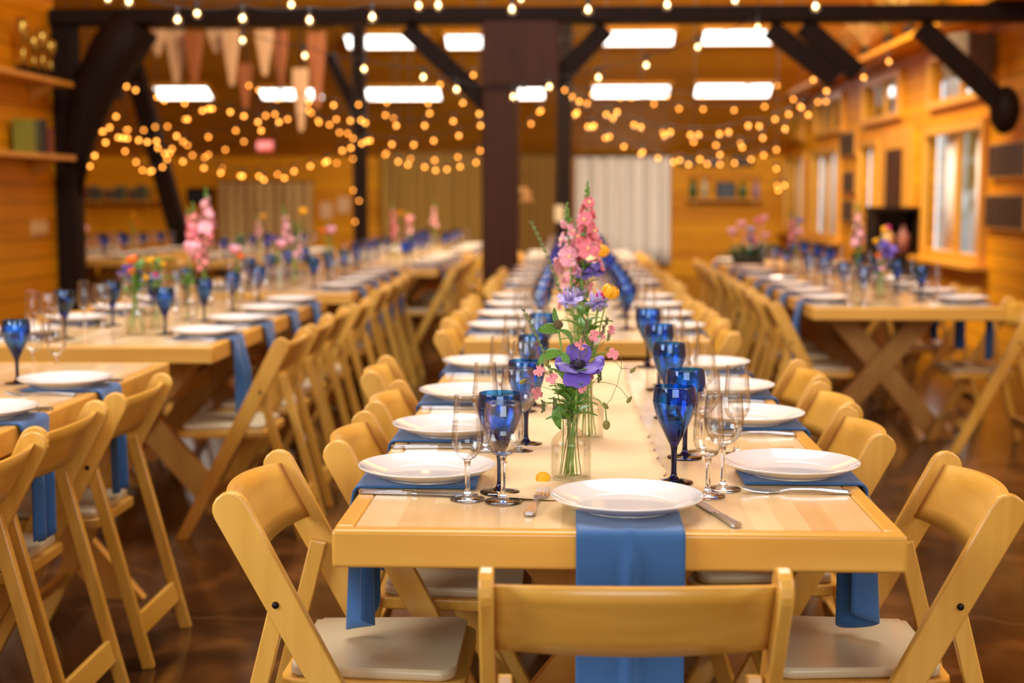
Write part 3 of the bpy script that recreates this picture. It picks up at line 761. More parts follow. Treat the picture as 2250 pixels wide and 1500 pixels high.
# ================================================================== flowers
M['stem'] = plain('green_stem', lin(128, 158, 70), 0.5)
M['leaf'] = plain('green_leaf', lin(92, 136, 44), 0.45, noise=0.2, nscale=60)
M['leaf2'] = plain('dark_leaf', lin(70, 108, 62), 0.5, noise=0.2, nscale=60)
M['wire'] = plain('wiry_stem', lin(128, 116, 62), 0.6)
M['violet'] = plain('violet_petal', lin(106, 78, 176), 0.6, noise=0.18, nscale=40, sheen=0.3)
M['plum'] = plain('plum_core', lin(30, 18, 40), 0.7)
M['pink'] = plain('pink_petal', lin(238, 128, 138), 0.6, noise=0.12, nscale=50, sheen=0.2)
M['pale_pink'] = plain('pale_pink_petal', lin(240, 168, 180), 0.6, noise=0.1, nscale=50, sheen=0.2)
M['throat'] = plain('cream_throat', lin(246, 226, 150), 0.6)
M['yellow'] = plain('golden_petal', lin(250, 178, 10), 0.55, noise=0.1, nscale=30)
M['orange'] = plain('orange_petal', lin(244, 116, 20), 0.55, noise=0.1, nscale=30)
M['magenta'] = plain('magenta_petal', lin(222, 10, 128), 0.55)
M['lilac'] = plain('lilac_petal', lin(172, 158, 208), 0.6, noise=0.1, nscale=40)
M['bud'] = plain('olive_bud', lin(136, 128, 56), 0.6, noise=0.15, nscale=80)
M['grass'] = plain('dry_grass_head', lin(110, 112, 74), 0.8)
M['white_petal'] = plain('white_petal', lin(236, 232, 224), 0.6)
FOOT = [0]
def stem_pts(h, bend=(0, 0), n=12):
    """a stem from the vase floor, slanting to the neck's middle at 11.5 cm, then up to h with a slight bend"""
    FOOT[0] += 2.4; a = FOOT[0]; r = 0.017; out = []
    for k in range(n + 1):
        z = h * k / n; q = max(0.0, 1 - z / 0.115) * r
        out.append(Vector((bend[0] * (k / n) ** 2 + q * math.cos(a), bend[1] * (k / n) ** 2 + q * math.sin(a), z)))
    return out
def petal(mb, base, az, el, L, W, cup=0.2, curl=0.0, m=None, nu=6, nv=4, wave=0.0, tip=0.6, roll=0.0):
    """a petal from base pointing at azimuth az, raised by el radians; cup lifts its sides, curl bends its end up"""
    o = Vector((math.cos(az), math.sin(az), 0)); s = Vector((-math.sin(az), math.cos(az), 0)); up = Vector((0, 0, 1))
    def f(u, v):
        t = u; w = W * (math.sin(PI * min(1, t * tip + 0.10)) ** 0.8) * (1 if t < 0.98 else 0.75)
        a = el + curl * t; q = 2 * v - 1
        nn = up * math.cos(a) - o * math.sin(a); s2 = s * math.cos(roll) + nn * math.sin(roll); n2 = nn * math.cos(roll) - s * math.sin(roll)
        return base + (o * math.cos(a) + up * math.sin(a)) * (L * t) + s2 * (w * q / 2) + n2 * (cup * W * q * q * t + wave * W * math.sin(q * 5 + t * 4) * t)
    mb.grid(f, nu, nv, m)
def leaf(mb, base, az, el, L, W, droop=-0.6, m=None, roll=0.0): petal(mb, Vector(base), az, el, L, W, 0.14, droop, m, 8, 4, tip=0.88, roll=roll)
def head_rot(mb, tilt, az, at):
    mb.xform(Matrix.Translation(at) @ Matrix.Rotation(az, 4, 'Z') @ Matrix.Rotation(tilt, 4, 'Y'))
    return mb
def flower(name, cat, h, bend, parts, stem_r=0.002, stem_m=None, leaves=()):
    """parts: list of (part name, MB in head coordinates, material, thickness)"""
    def fn(r):
        pts = stem_pts(h, bend)
        obj('stem', MB().tube(pts, stem_r, n=7), stem_m or M['stem'], r)
        for (nm, mb, m, th) in parts:
            mb.xform(Matrix.Translation(pts[-1])); o = obj(nm, mb, m, r)
            if th: solidify(o, th)
        if leaves:
            mb = MB()
            for (t, az, el, L, W, dr) in leaves:
                p = pts[min(len(pts) - 1, int(t * (len(pts) - 1)))]; leaf(mb, p, az, el, L, W, dr)
            solidify(obj('leaves', mb, M['leaf'], r), 0.0006)
    return Proto(name, cat).build(fn)
def anemone_parts(R, tilt, az, m='violet', seed=0):
    rnd = random.Random(seed); a = MB()
    for ring, (n, el, L) in enumerate(((4, 0.0, R), (3, 0.30, R * 0.92))):
        for k in range(n): petal(a, Vector((0, 0, 0.001)), 2 * PI * (k + 0.5 * ring) / n + rnd.uniform(-.15, .15), el + rnd.uniform(-.2, .15), L * rnd.uniform(.92, 1.08), L * 1.12, 0.10, rnd.uniform(-.3, .4), None, 8, 6, 0.06)
    c = MB(); c.sphere((0, 0, 0.007), 0.0100, sc=(1, 1, 0.75), u=16, v=10)
    for k in range(64):
        g = k * 2.39996; el = 0.15 + 0.5 * rnd.random(); d = Vector((math.cos(g) * math.cos(el), math.sin(g) * math.cos(el), math.sin(el)))
        q = Vector((0, 0, 0.003)) + d * rnd.uniform(0.013, 0.0165); c.tube([Vector((0, 0, 0.003)), q], 0.0003, n=4); c.sphere(q, 0.0013, u=6, v=4)
    for mb in (a, c): head_rot(mb, tilt, az, Vector((0, 0, 0)))
    return [('petals', a, M[m], 0.0007), ('centre', c, M['plum'], 0)]
def ranunculus_parts(R, m, tilt=0.2, az=0):
    a = MB()
    for ring in range(5):
        q = 1 - ring * 0.17; n = 6
        for k in range(n): petal(a, Vector((0, 0, 0.001 + ring * 0.001)), 2 * PI * (k + ring * 0.37) / n, 0.15 + ring * 0.24, R * q, R * 0.95 * q + 0.004, 0.30, 0.8, None, 6, 4)
    a.sphere((0, 0, R * 0.30), R * 0.34, u=10, v=8)
    head_rot(a, tilt, az, Vector((0, 0, 0)))
    return [('petals', a, M[m], 0.0006)]
def snapdragon_parts(m, top=0.20, n=16, seed=0, fs=0.0215):
    rnd = random.Random(seed); a, c, b = MB(), MB(), MB()
    for k in range(n):
        t = k / (n - 1); g = k * 2.4; z = -top * (1 - t) - 0.005; r = 0.020 * (1 - t) + 0.009; s = fs * (1 - 0.5 * t)
        o = Vector((math.cos(g) * r, math.sin(g) * r, z))
        fl = MB()
        for q in range(5): petal(fl, Vector((0, 0, 0)), 2 * PI * q / 5 + rnd.random(), 0.25, s, s * 0.95, 0.2, -0.3, None, 5, 4, 0.08)
        tm = Matrix.Translation(o) @ Matrix.Rotation(g, 4, 'Z') @ Matrix.Rotation(1.2, 4, 'Y')
        fl.xform(tm); t_ = fl.mesh('t'); a.bm.from_mesh(t_); bpy.data.meshes.remove(t_)
        c.sphere(o + Vector((math.cos(g), math.sin(g), 0.2)) * 0.004, 0.0042, u=8, v=6)
        a.tube([Vector((0, 0, z - 0.006)), o], 0.0035, n=6)
    for f in a.bm.faces: f.smooth = True
    for k in range(9):
        g = k * 2.4; z = 0.003 + k * 0.0055; r = 0.007 * (1 - k / 10)
        b.sphere((math.cos(g) * r, math.sin(g) * r, z), 0.0052 * (1 - k / 14), sc=(1, 1, 1.5), u=8, v=6)
    b.tube([(0, 0, -0.01), (0, 0, 0.05)], 0.0015, n=6)
    return [('florets', a, M[m], 0.0006), ('throats', c, M['throat'], 0), ('buds', b, M['leaf'], 0)]
def columbine_parts(seed, m='lilac'):
    rnd = random.Random(seed); a, c = MB(), MB()
    for k in range(5):
        g = 2 * PI * k / 5; petal(a, Vector((0, 0, 0)), g, -0.5, 0.030, 0.021, 0.12, 0.5, None, 6, 4, 0.05)
        petal(a, Vector((0, 0, 0)), g + 0.6, -1.0, 0.022, 0.016, 0.3, 0.2, None, 5, 4)
        o = Vector((math.cos(g + .6), math.sin(g + .6), 0)); a.tube([o * 0.006, o * 0.013 + Vector((0, 0, 0.012)), o * 0.010 + Vector((0, 0, 0.026))], [0.004, 0.0025, 0.0008], n=6)
    for k in range(8): g = k * 0.8; c.tube([(0, 0, 0), (math.cos(g) * 0.004, math.sin(g) * 0.004, -0.02)], 0.0006, n=4)
    for mb in (a, c): head_rot(mb, rnd.uniform(0.3, 0.8), rnd.uniform(0, 6), Vector((0, 0, 0)))
    return [('petals', a, M[m], 0.0006), ('stamens', c, M['throat'], 0)]
def cow_herb(seed, wires, flowers, buds, seeds):
    """wiry branching spray: wires are polylines of (x, z), flowers / buds / seed tufts sit at (x, z) tips"""
    def fn(r):
        rnd = random.Random(seed); w = MB()
        P3 = lambda p, y=0.0: Vector((p[0], y, p[1]))
        w.tube(stem_pts(wires[0][-1][1], (wires[0][-1][0], 0)), 0.0009, n=6)
        yy = {}
        def depth(p): return yy.setdefault(p, 0.0 if not yy else rnd.uniform(-.018, .018))
        for wl_ in wires[1:]:
            pts = []
            for p, q in zip(wl_, wl_[1:]):
                a_, b_ = P3(p, depth(p)), P3(q, depth(q))
                for k in range(4):
                    t = k / 4; pts.append(a_.lerp(b_, t) + Vector((0, 0, 0.05 * (b_ - a_).length * math.sin(PI * t))))
            pts.append(P3(wl_[-1], depth(wl_[-1]))); w.tube(pts, 0.00055, n=5)
        obj('stem', w, M['wire'], r)
        for p in flowers:
            c = P3(p, depth(p)); k = MB(); d = Vector((rnd.uniform(-.7, .7), -1, rnd.uniform(-.1, .8))).normalized()
            for q in range(4): petal(k, Vector((0, 0, 0.002)), PI * q / 2 + rnd.uniform(-.3, .3), 0.25, 0.0125, 0.0115, 0.15, -0.2, None, 5, 4)
            k.sphere((0, 0, 0.001), 0.0022, u=8, v=6)
            k.xform(Matrix.Translation(c) @ Vector((0, 0, 1)).rotation_difference(d).to_matrix().to_4x4())
            solidify(obj('blossom', k, M['pale_pink2'], r), 0.0005)
        for p in buds:
            c = P3(p, depth(p)); obj('bud', MB().lathe([(0, -0.008), (0.0032, -0.005), (0.0042, 0), (0.0030, 0.005), (0.0008, 0.009), (0, 0.0095)], n=10).xform(Matrix.Translation(c) @ Matrix.Rotation(rnd.uniform(-1, 1), 4, 'Y')), M['bud'], r)
        for p in seeds:
            c = P3(p, depth(p)); b = MB()
            for q in range(7): b.sphere(c + Vector(((q % 2 - .5) * 0.004, rnd.uniform(-.002, .002), (q - 3) * 0.0032)), 0.0028, sc=(0.9, 0.7, 1.5), u=6, v=5, rot=Matrix.Rotation(rnd.uniform(-.7, .7), 3, 'Y'))
            obj('seed_tuft', b, M['seed'], r)
    return Proto('cow_herb_spray', 'flower').build(fn)
M['seed'] = plain('green_brown_seeds', lin(98, 104, 58), 0.7)
M['pale_pink2'] = plain('salmon_petal', lin(240, 146, 150), 0.6)
def grass_head(h):
    def fn(r):
        obj('stem', MB().tube(stem_pts(h, (-0.088, 0)), 0.0010, n=6), M['stem'], r)
        b = MB(); pts = stem_pts(h, (-0.088, 0), 32)
        for k in range(19, 33):
            for s in (-1, 1): b.sphere(pts[k] + Vector((s * 0.0016, 0, 0)), 0.0026, sc=(0.6, 0.6, 2.2), u=6, v=5, rot=Matrix.Rotation(s * 0.35 - 0.45, 3, 'Y'))
        obj('seed_head', b, M['grass'], r)
    return Proto('grass_stem', 'grass stem').build(fn)
def leafy(h, n, seed, L=0.05, W=0.013, mat='leaf2'):
    def fn(r):
        rnd = random.Random(seed); obj('stem', MB().tube(stem_pts(h), 0.0018, n=6), M['stem'], r); mb = MB()
        for k in range(n):
            t = 0.58 + 0.42 * k / max(1, n - 1); leaf(mb, (0, 0, h * t), k * 2.4 + rnd.random(), 0.75 + rnd.uniform(-.2, .4), L * rnd.uniform(.7, 1.1), W * rnd.uniform(.8, 1.2), -0.5, None, rnd.uniform(-.9, .9))
        solidify(obj('leaves', mb, M[mat], r), 0.0006)
    return Proto('leafy_sprig', 'foliage sprig').build(fn)
def clover(h):
    def fn(r):
        obj('stem', MB().tube(stem_pts(h, (-0.022, 0)), [0.0021] * 13, n=7), M['stem'], r)
        x0 = -0.022
        mb = MB(); leaf(mb, (x0 + .004, 0, h - 0.006), PI, 0.35, 0.044, 0.024, -0.35, None, -1.1); leaf(mb, (x0 + .004, 0, h - .006), 0.0, 0.1, 0.038, 0.013, -1.1, None, 0.9); leaf(mb, (x0 + .002, 0.004, h), PI * 0.9, 1.0, 0.040, 0.012, 0.3, None, -1.0)
        solidify(obj('upper_leaves', mb, M['leaf'], r), 0.0006)
        mb = MB(); z = h - 0.050; x1 = -0.0155
        leaf(mb, (x1, -.002, z), PI * 1.02, 0.25, 0.053, 0.024, -0.75, None, -1.0); leaf(mb, (x1, -.003, z), -0.5, -0.55, 0.034, 0.017, -0.7, None, 1.1); leaf(mb, (x1, 0, z), 0.5, 0.4, 0.02, 0.008, -0.5)
        solidify(obj('lower_leaves', mb, M['leaf'], r), 0.0006)
        b = MB(); c = Vector((x0, 0, h + 0.006)); b.sphere(c, 0.0080, u=14, v=10)
        for k in range(110):
            g = k * 2.39996; zz = 1 - 2 * (k + .5) / 110; q = Vector((math.cos(g) * math.sqrt(1 - zz * zz), math.sin(g) * math.sqrt(1 - zz * zz), zz))
            b.tube([c + q * 0.0070, c + q * 0.0102], [0.0009, 0.0003], n=4)
        obj('seed_head', b, M['seed_head'], r)
    return Proto('clover_stem', 'flower').build(fn)
M['seed_head'] = plain('brown_seed_head', lin(112, 92, 62), 0.8, noise=0.3, nscale=200)

# bottle vase: 12 cm, narrow neck, water to half height
VASE_OUT = [(0, 0), (0.034, 0), (0.0385, 0.003), (0.0392, 0.008), (0.0392, 0.069), (0.0378, 0.077), (0.0315, 0.086), (0.0215, 0.0945), (0.0155, 0.101), (0.0138, 0.108), (0.0136, 0.122), (0.0165, 0.1255), (0.0170, 0.1285), (0.0150, 0.1305)]
def build_vase(r):
    inner = [(max(0, q - 0.0022), z) for q, z in VASE_OUT[1:-1]]; inner = [(0, 0.006), (0.034, 0.006)] + [p for p in inner if p[1] >= 0.008]
    obj('bottle', MB().lathe(VASE_OUT + inner[::-1], n=48), M['vase'], r)
    obj('water', MB().lathe([(0, 0.0065), (0.034, 0.0065), (0.0362, 0.010), (0.0364, 0.0645), (0.0345, 0.0648), (0, 0.0646)], n=40), M['water'], r)
VASE = Proto('bottle_vase', 'vase').build(build_vase)

K = {}
K['anemone'] = flower('anemone', 'flower', 0.212, (0.008, -0.010), anemone_parts(0.048, 0.50, -PI / 2, seed=4), 0.0033)
K['anemone_open'] = flower('anemone', 'flower', 0.34, (0.02, 0), anemone_parts(0.044, -0.35, 1.2, seed=8), 0.0024, leaves=[(0.6, 1, .8, .05, .014, -.5), (0.7, 4, .7, .05, .014, -.5)])
K['yellow'] = flower('ranunculus', 'flower', 0.285, (0.03, 0), ranunculus_parts(0.027, 'yellow', 0.5, -0.3), 0.0018, leaves=[(0.6, 2, .8, .05, .012, -.4)])
K['orange'] = flower('ranunculus', 'flower', 0.22, (-0.02, 0), ranunculus_parts(0.026, 'orange', 0.3, 2), 0.0018, leaves=[(0.6, 2, .8, .05, .012, -.4)])
K['magenta'] = flower('ranunculus', 'flower', 0.31, (0.03, 0.01), ranunculus_parts(0.022, 'magenta', 0.3, 0.4), 0.0018)
K['peony'] = flower('peony', 'flower', 0.25, (0.01, 0), ranunculus_parts(0.054, 'pale_pink', 0.15, 0), 0.0024, leaves=[(0.5, 1, .9, .06, .02, -.4), (0.6, 4, .9, .06, .02, -.4)])
K['white'] = flower('ranunculus', 'flower', 0.26, (0.02, 0), ranunculus_parts(0.026, 'white_petal', 0.3, 1), 0.0018)
K['snap'] = flower('snapdragon', 'flower', 0.42, (0.012, 0), snapdragon_parts('pink', seed=2), 0.0026, leaves=[(0.3, 0, .8, .06, .012, -.4), (0.4, 2, .8, .06, .012, -.4), (0.5, 4, .8, .05, .012, -.4)])
K['snap_pale'] = flower('snapdragon', 'flower', 0.36, (-0.015, 0), snapdragon_parts('pale_pink', 0.15, 12, 5), 0.0024, leaves=[(0.3, 1, .8, .06, .012, -.4), (0.5, 3, .8, .06, .012, -.4)])
K['snap_big'] = flower('snapdragon', 'flower', 0.53, (0.020, 0), snapdragon_parts('pink', 0.15, 11, 3, 0.034), 0.003, leaves=[(0.4, 0, .8, .06, .012, -.4), (0.55, 2, .8, .06, .012, -.4), (0.7, 4, .8, .05, .012, -.4), (0.75, 5.5, .8, .05, .012, -.4)])
K['snap_side'] = flower('snapdragon', 'flower', 0.475, (-0.016, 0), snapdragon_parts('pale_pink', 0.13, 7, 6, 0.034), 0.0026)
K['columbine'] = flower('columbine', 'flower', 0.30, (-0.02, 0), columbine_parts(1), 0.0014, leaves=[(0.5, 1, .6, .03, .016, -.3), (0.6, 4, .6, .03, .016, -.3)])
K['columbine2'] = flower('columbine', 'flower', 0.28, (0.02, 0), columbine_parts(9), 0.0014)
K['sprig'] = leafy(0.22, 13, 3, 0.060, 0.018, 'leaf')
K['sprig2'] = leafy(0.30, 14, 8, 0.04, 0.014, 'leaf')
K['sprig3'] = leafy(0.38, 16, 12, 0.05, 0.016, 'leaf')
K['grass'] = grass_head(0.322)
K['clover'] = clover(0.288)
K['herb'] = cow_herb(1, [[(0, 0), (-0.004, 0.150)], [(-0.004, 0.150), (-0.0617, 0.177), (-0.062, 0.204)], [(-0.0617, 0.177), (-0.068, 0.161)], [(-0.004, 0.150), (-0.037, 0.1896)], [(-0.002, 0.140), (0.017, 0.174)], [(-0.0617, 0.177), (-0.095, 0.184)], [(-0.004, 0.150), (0.038, 0.197)],
                         [(-0.004, 0.150), (-0.054, 0.138)], [(-0.004, 0.150), (-0.032, 0.142)], [(-0.037, 0.1896), (-0.049, 0.222)], [(0.002, 0.15), (-0.005, 0.196)]],
                     [(-0.062, 0.204), (-0.037, 0.1896), (-0.068, 0.161), (0.017, 0.174), (0.038, 0.197), (-0.005, 0.198)], [(-0.095, 0.184), (-0.049, 0.222)], [(-0.054, 0.138), (-0.032, 0.142)])
K['herb_long'] = cow_herb(2, [[(0, 0), (0.012, 0.150)], [(0.012, 0.150), (0.040, 0.180), (0.085, 0.178), (0.094, 0.2076), (0.094, 0.228), (0.078, 0.237)], [(0.094, 0.2076), (0.115, 0.2076)], [(0.094, 0.2076), (0.078, 0.224)], [(0.085, 0.178), (0.075, 0.150), (0.064, 0.137)], [(0.085, 0.178), (0.109, 0.148)], [(0.040, 0.180), (0.052, 0.192)]],
                          [(0.078, 0.237)], [(0.064, 0.137), (0.109, 0.148), (0.115, 0.2076)], [(0.052, 0.192)])
K['herb_tall'] = cow_herb(6, [[(0, 0), (0.020, 0.235)], [(0.020, 0.235), (0.0226, 0.253)], [(0.020, 0.235), (0.034, 0.294)], [(0.020, 0.235), (0.029, 0.270)], [(0.020, 0.220), (0.044, 0.255)], [(0.020, 0.220), (0.050, 0.272)], [(0.020, 0.2), (0.046, 0.225)], [(0.020, 0.235), (0.005, 0.250)]],
                          [(0.0226, 0.253), (0.050, 0.272)], [(0.005, 0.250), (0.044, 0.225)], [(0.034, 0.294), (0.029, 0.272), (0.044, 0.255)])
def build_drooping_bud(r):
    obj('stem', MB().tube([(0, 0, 0), (0.004, 0, 0.07), (0.014, 0, 0.135), (0.034, -.005, 0.155), (0.052, -.01, 0.150), (0.064, -.012, 0.132), (0.066, -.012, 0.112)], 0.0013, n=7), M['stem'], r)
    obj('bud', MB().sphere((0.066, -.012, 0.102), 0.0072, sc=(1, 1, 1.35), u=12, v=10), M['bud'], r)
K['droop'] = Proto('drooping_bud', 'flower').build(build_drooping_bud)
def build_big_leaf(r):
    obj('stem', MB().tube([(0, 0, 0), (-0.003, 0, 0.09), (-0.008, 0, 0.128), (-0.014, 0, 0.136)], 0.0011, n=6), M['stem'], r)
    mb = MB(); leaf(mb, (-0.013, -0.004, 0.135), PI * 1.05, -0.2, 0.046, 0.026, -1.2, None, -1.15); solidify(obj('blade', mb, M['leaf'], r), 0.0006)
K['big_leaf'] = Proto('broad_leaf', 'leaf').build(build_big_leaf)
DESC = {'anemone': 'violet anemone', 'anemone_open': 'tall violet anemone', 'yellow': 'golden yellow ranunculus', 'orange': 'orange ranunculus', 'magenta': 'magenta ranunculus', 'peony': 'round pale pink peony', 'white': 'white ranunculus',
        'snap': 'tall pink snapdragon spike', 'snap_pale': 'pale pink snapdragon spike', 'snap_big': 'tallest pink snapdragon spike', 'snap_side': 'wide-petalled pale pink snapdragon', 'columbine': 'lilac columbine', 'columbine2': 'second lilac columbine', 'sprig': 'short dark green leafy sprig', 'sprig2': 'leafy green sprig', 'sprig3': 'tall leafy green sprig',
        'grass': 'bristly grass stem', 'clover': 'clover stem with broad leaves and seed head', 'herb': 'pink-flowered wiry spray', 'herb_long': 'wiry spray with buds reaching right', 'herb_tall': 'tall wiry spray with small pink flowers', 'droop': 'drooping round bud', 'big_leaf': 'broad green leaf bent over the vase rim'}
USED_WORDS = set()
def bouquet(x, y, items, where, z=Z, parts=True, spin=None):
    """a bottle vase at (x, y) with stems; items: (kind, azimuth, tilt, scale)"""
    VASE.place((x, y, z + 0.0008), 0, 'clear glass bottle vase ' + where, 'bottle vases', parts)
    for i, it in enumerate(items):
        kind, az, tilt, sc = it[:4]; rz = it[4] if len(it) > 4 else (random.uniform(0, 6) if spin is None else spin)
        # stems stand on the bottle's floor and lean so that they pass through the neck
        d = Vector((math.cos(az), math.sin(az), 0)); base = Vector((x, y, z + 0.0085)) - d * min(0.016, 0.115 * math.tan(tilt)) + Vector((math.cos(i * 2.4), math.sin(i * 2.4), 0)) * 0.005
        q = Vector((0, 0, 1)).rotation_difference(Vector((d.x * math.sin(tilt), d.y * math.sin(tilt), math.cos(tilt))))
        rot = (q.to_matrix() @ Matrix.Rotation(rz, 3, 'Z')).to_euler()
        word = DESC[kind]
        if sum(DESC[t[0]] == word for t in items) > 1:
            word = ('left-leaning ' if math.cos(az) < -0.5 else 'right-leaning ' if math.cos(az) > 0.5 else 'rear ' if math.sin(az) > 0 else 'front ') + word
        while (word, where) in USED_WORDS: word = 'shorter ' + word
        USED_WORDS.add((word, where))
        K[kind].place(base, 0, '%s in the vase %s' % (word, where), 'cut flowers', parts, rot, sc)
# the front vase
bouquet(0.0, 2.735, [('anemone', 0.0, 0.0, 1.0, 0), ('clover', PI, 0.0, 1.0, 0), ('herb', PI, 0.0, 1.0, 0), ('herb_long', 0, 0.0, 1.0, 0), ('herb_tall', 0, 0.0, 1.0, 0), ('sprig', 2.0, 0.06, 0.85), ('sprig', 4.4, 0.05, 0.80), ('sprig', 0.6, 0.06, 0.86), ('sprig2', 3.6, 0.04, 0.62), ('grass', 0, 0.0, 1.0, 0), ('droop', 0, 0.0, 1.0, 0), ('big_leaf', PI, 0.0, 1.0, 0)], 'nearest the camera')
bouquet(0.035, 3.20, [('yellow', 0, 0.03, 1.10, 0), ('magenta', 0, 0.02, 0.98, 0), ('columbine', PI, 0.10, 1.05, 0), ('columbine2', 0, 0.0, 1.08, 0), ('sprig2', 1, 0.08, 1.0), ('sprig', 4, 0.1, 1.1), ('herb_tall', 0, 0.1, 0.9, 0), ('white', 0.3, 0.02, 0.8, 0)], 'second on the front centre table')
bouquet(0.015, 3.75, [('snap_big', 0, 0.0, 1.0, 0), ('snap_side', PI, 0.02, 1.0, 0), ('grass', 0, 0.02, 1.45, 0), ('anemone_open', 0, 0.03, 1.0, 0), ('sprig2', 2, 0.1, 1.1), ('sprig3', 0.5, 0.07, 0.95), ('herb_tall', PI, 0.1, 1.1), ('columbine2', PI, 0.11, 1.0, 0)], 'third on the front centre table')
bouquet(0.015, 4.22, [('snap', 0, 0.08, 1.0), ('snap_pale', 2.5, 0.03, 1.02), ('yellow', 0, 0.09, 1.30, 0), ('sprig3', 1.5, 0.06, 1.0)], 'fourth on the front centre table')
# second and further centre tables
bouquet(0.03, 5.75, [('peony', PI, 0.08, 1.1), ('magenta', 0, 0.1, 1.0), ('snap_pale', 0, 0.1, 1.0), ('sprig3', 2, 0.1, 1.0)], 'first on the second centre table')
bouquet(0.03, 6.9, [('columbine', 0, 0.1, 1.3), ('anemone_open', 0, 0.1, 1.0), ('white', PI, 0.1, 1.2), ('sprig3', 2, 0.1, 1.0)], 'second on the second centre table')
bouquet(0.03, 9.2, [('peony', 0, 0.1, 1.2), ('snap_pale', PI, 0.1, 1.0), ('sprig3', 2, 0.1, 1.0)], 'on the third centre table')
# second left table
bouquet(-1.73, 5.56, [('anemone', PI, 0.12, 1.08, PI), ('orange', 0, 0.02, 1.25), ('orange', 0, 0.10, 1.05), ('yellow', 0.2, 0.12, 0.75), ('sprig', 0, 0.10, 1.2), ('sprig2', 1, 0.08, 0.9)], 'first on the second left table')
bouquet(-1.72, 5.84, [('yellow', PI, 0.05, 0.86), ('yellow', 0, 0.06, 0.92), ('magenta', 0, 0.12, 0.68), ('sprig', 2, 0.10, 1.2), ('columbine2', 0, 0.12, .75)], 'second on the second left table')
bouquet(-1.70, 6.23, [('peony', 0, 0.01, 1.12), ('sprig', 2, 0.03, 0.8)], 'third on the second left table')
bouquet(-1.74, 7.32, [('sprig3', 0, 0.08, 0.9), ('peony', 0, 0.06, 0.95), ('orange', 0, 0.1, 1.0), ('columbine', PI, .1, .9)], 'last on the second left table')
# third left table
bouquet(-1.83, 7.02, [('snap_big', PI, 0.17, 0.86), ('snap', PI, 0.10, 1.1), ('snap_big', 0, 0.10, 0.80), ('snap_side', 0, 0.02, 1.12), ('snap', 0, 0.12, 0.85), ('sprig3', 2, 0.1, 0.9), ('sprig3', 5, 0.1, 0.8), ('sprig2', 0, 0.1, 1.1)], 'with pink spikes on the second left table')
bouquet(-1.70, 8.20, [('peony', 0, 0.04, 0.95), ('anemone_open', PI, 0.13, 0.85), ('sprig2', 2, 0.1, 0.8)], 'nearest on the third left table')
bouquet(-1.715, 8.75, [('yellow', 0, 0.02, 1.5), ('sprig3', PI, 0.05, 1.0), ('sprig3', 1, 0.08, 0.95), ('snap_pale', 0, 0.12, 0.9), ('snap_pale', PI, .13, 1.2)], 'middle of the third left table')
bouquet(-1.69, 9.9, [('peony', 0, 0.1, 1.1), ('orange', PI, 0.1, 1.3), ('sprig3', 2, 0.05, 0.9)], 'farthest on the third left table')
# fourth and last left tables
bouquet(-1.49, 12.0, [('snap', PI, 0.08, 1.05), ('snap', 0, 0.05, 0.8), ('yellow', 0, 0.08, 1.35), ('magenta', PI, 0.1, 0.8), ('sprig3', 2, 0.1, 0.9)], 'first on the fourth left table', parts=False)
bouquet(-1.47, 12.85, [('peony', 0, 0.05, 1.2), ('yellow', 0, 0.12, 1.2), ('snap_pale', PI, 0.1, 1.0), ('sprig3', 2, 0.1, 0.9)], 'second on the fourth left table', parts=False)
bouquet(-1.42, 14.6, [('snap_pale', 0, 0.05, 1.2), ('orange', PI, 0.12, 1.2), ('sprig3', 2, 0.1, 0.9)], 'on the last left table', parts=False)
# tables at the far left
bouquet(-4.45, 12.8, [('peony', 0, 0.05, 0.9), ('sprig2', 2, 0.1, 0.9)], 'first on the far left table', parts=False)
bouquet(-4.30, 13.8, [('orange', 0, 0.1, 1.2), ('yellow', PI, 0.1, 1.2), ('sprig2', 2, 0.1, 0.9)], 'second on the far left table', parts=False)
bouquet(-2.85, 12.9, [('yellow', 0, 0.1, 1.2), ('snap_pale', PI, 0.1, 0.9), ('sprig2', 2, 0.1, 0.9)], 'on the wall-side table', parts=False)
# right tables
bouquet(1.67, 7.74, [('orange', PI, 0.03, 0.95), ('yellow', 0, 0.03, 1.0), ('magenta', 0, 0.1, 1.15), ('yellow', PI, 0.10, 1.2), ('anemone', 0, 0.05, 1.2), ('snap_pale', PI, .11, .75), ('sprig', 2, 0.1, 0.9)], 'first on the front right table')
bouquet(1.68, 8.45, [('snap_pale', PI, 0.03, 1.25), ('white', 0, 0.1, 1.3), ('sprig3', PI, 0.04, 1.0), ('peony', PI, 0.13, 0.95), ('sprig2', 0, 0.1, 1.0)], 'second on the front right table')
bouquet(1.67, 10.75, [('snap', PI, 0.1, 0.95), ('snap_pale', 0, 0.06, 1.0), ('peony', 0, 0.12, 1.0), ('sprig3', PI, 0.08, 0.9), ('sprig3', 1, 0.05, 0.8), ('columbine', 0, .03, 1.2)], 'first on the second right table')
# fallen petal by the front vase
pm = MB()
petal(pm, Vector((0.010, 0, 0.0005)), PI, 0.75, 0.024, 0.030, 0.30, -1.0, None, 8, 6, roll=-0.9)
fp = obj('fallen_petal', pm, M['yellow'], None, (-0.052, 2.70, Z + 0.0035)); solidify(fp, 0.0006)
tag(fp, 'fallen yellow-orange petal lying on the runner beside the front vase', 'petal')
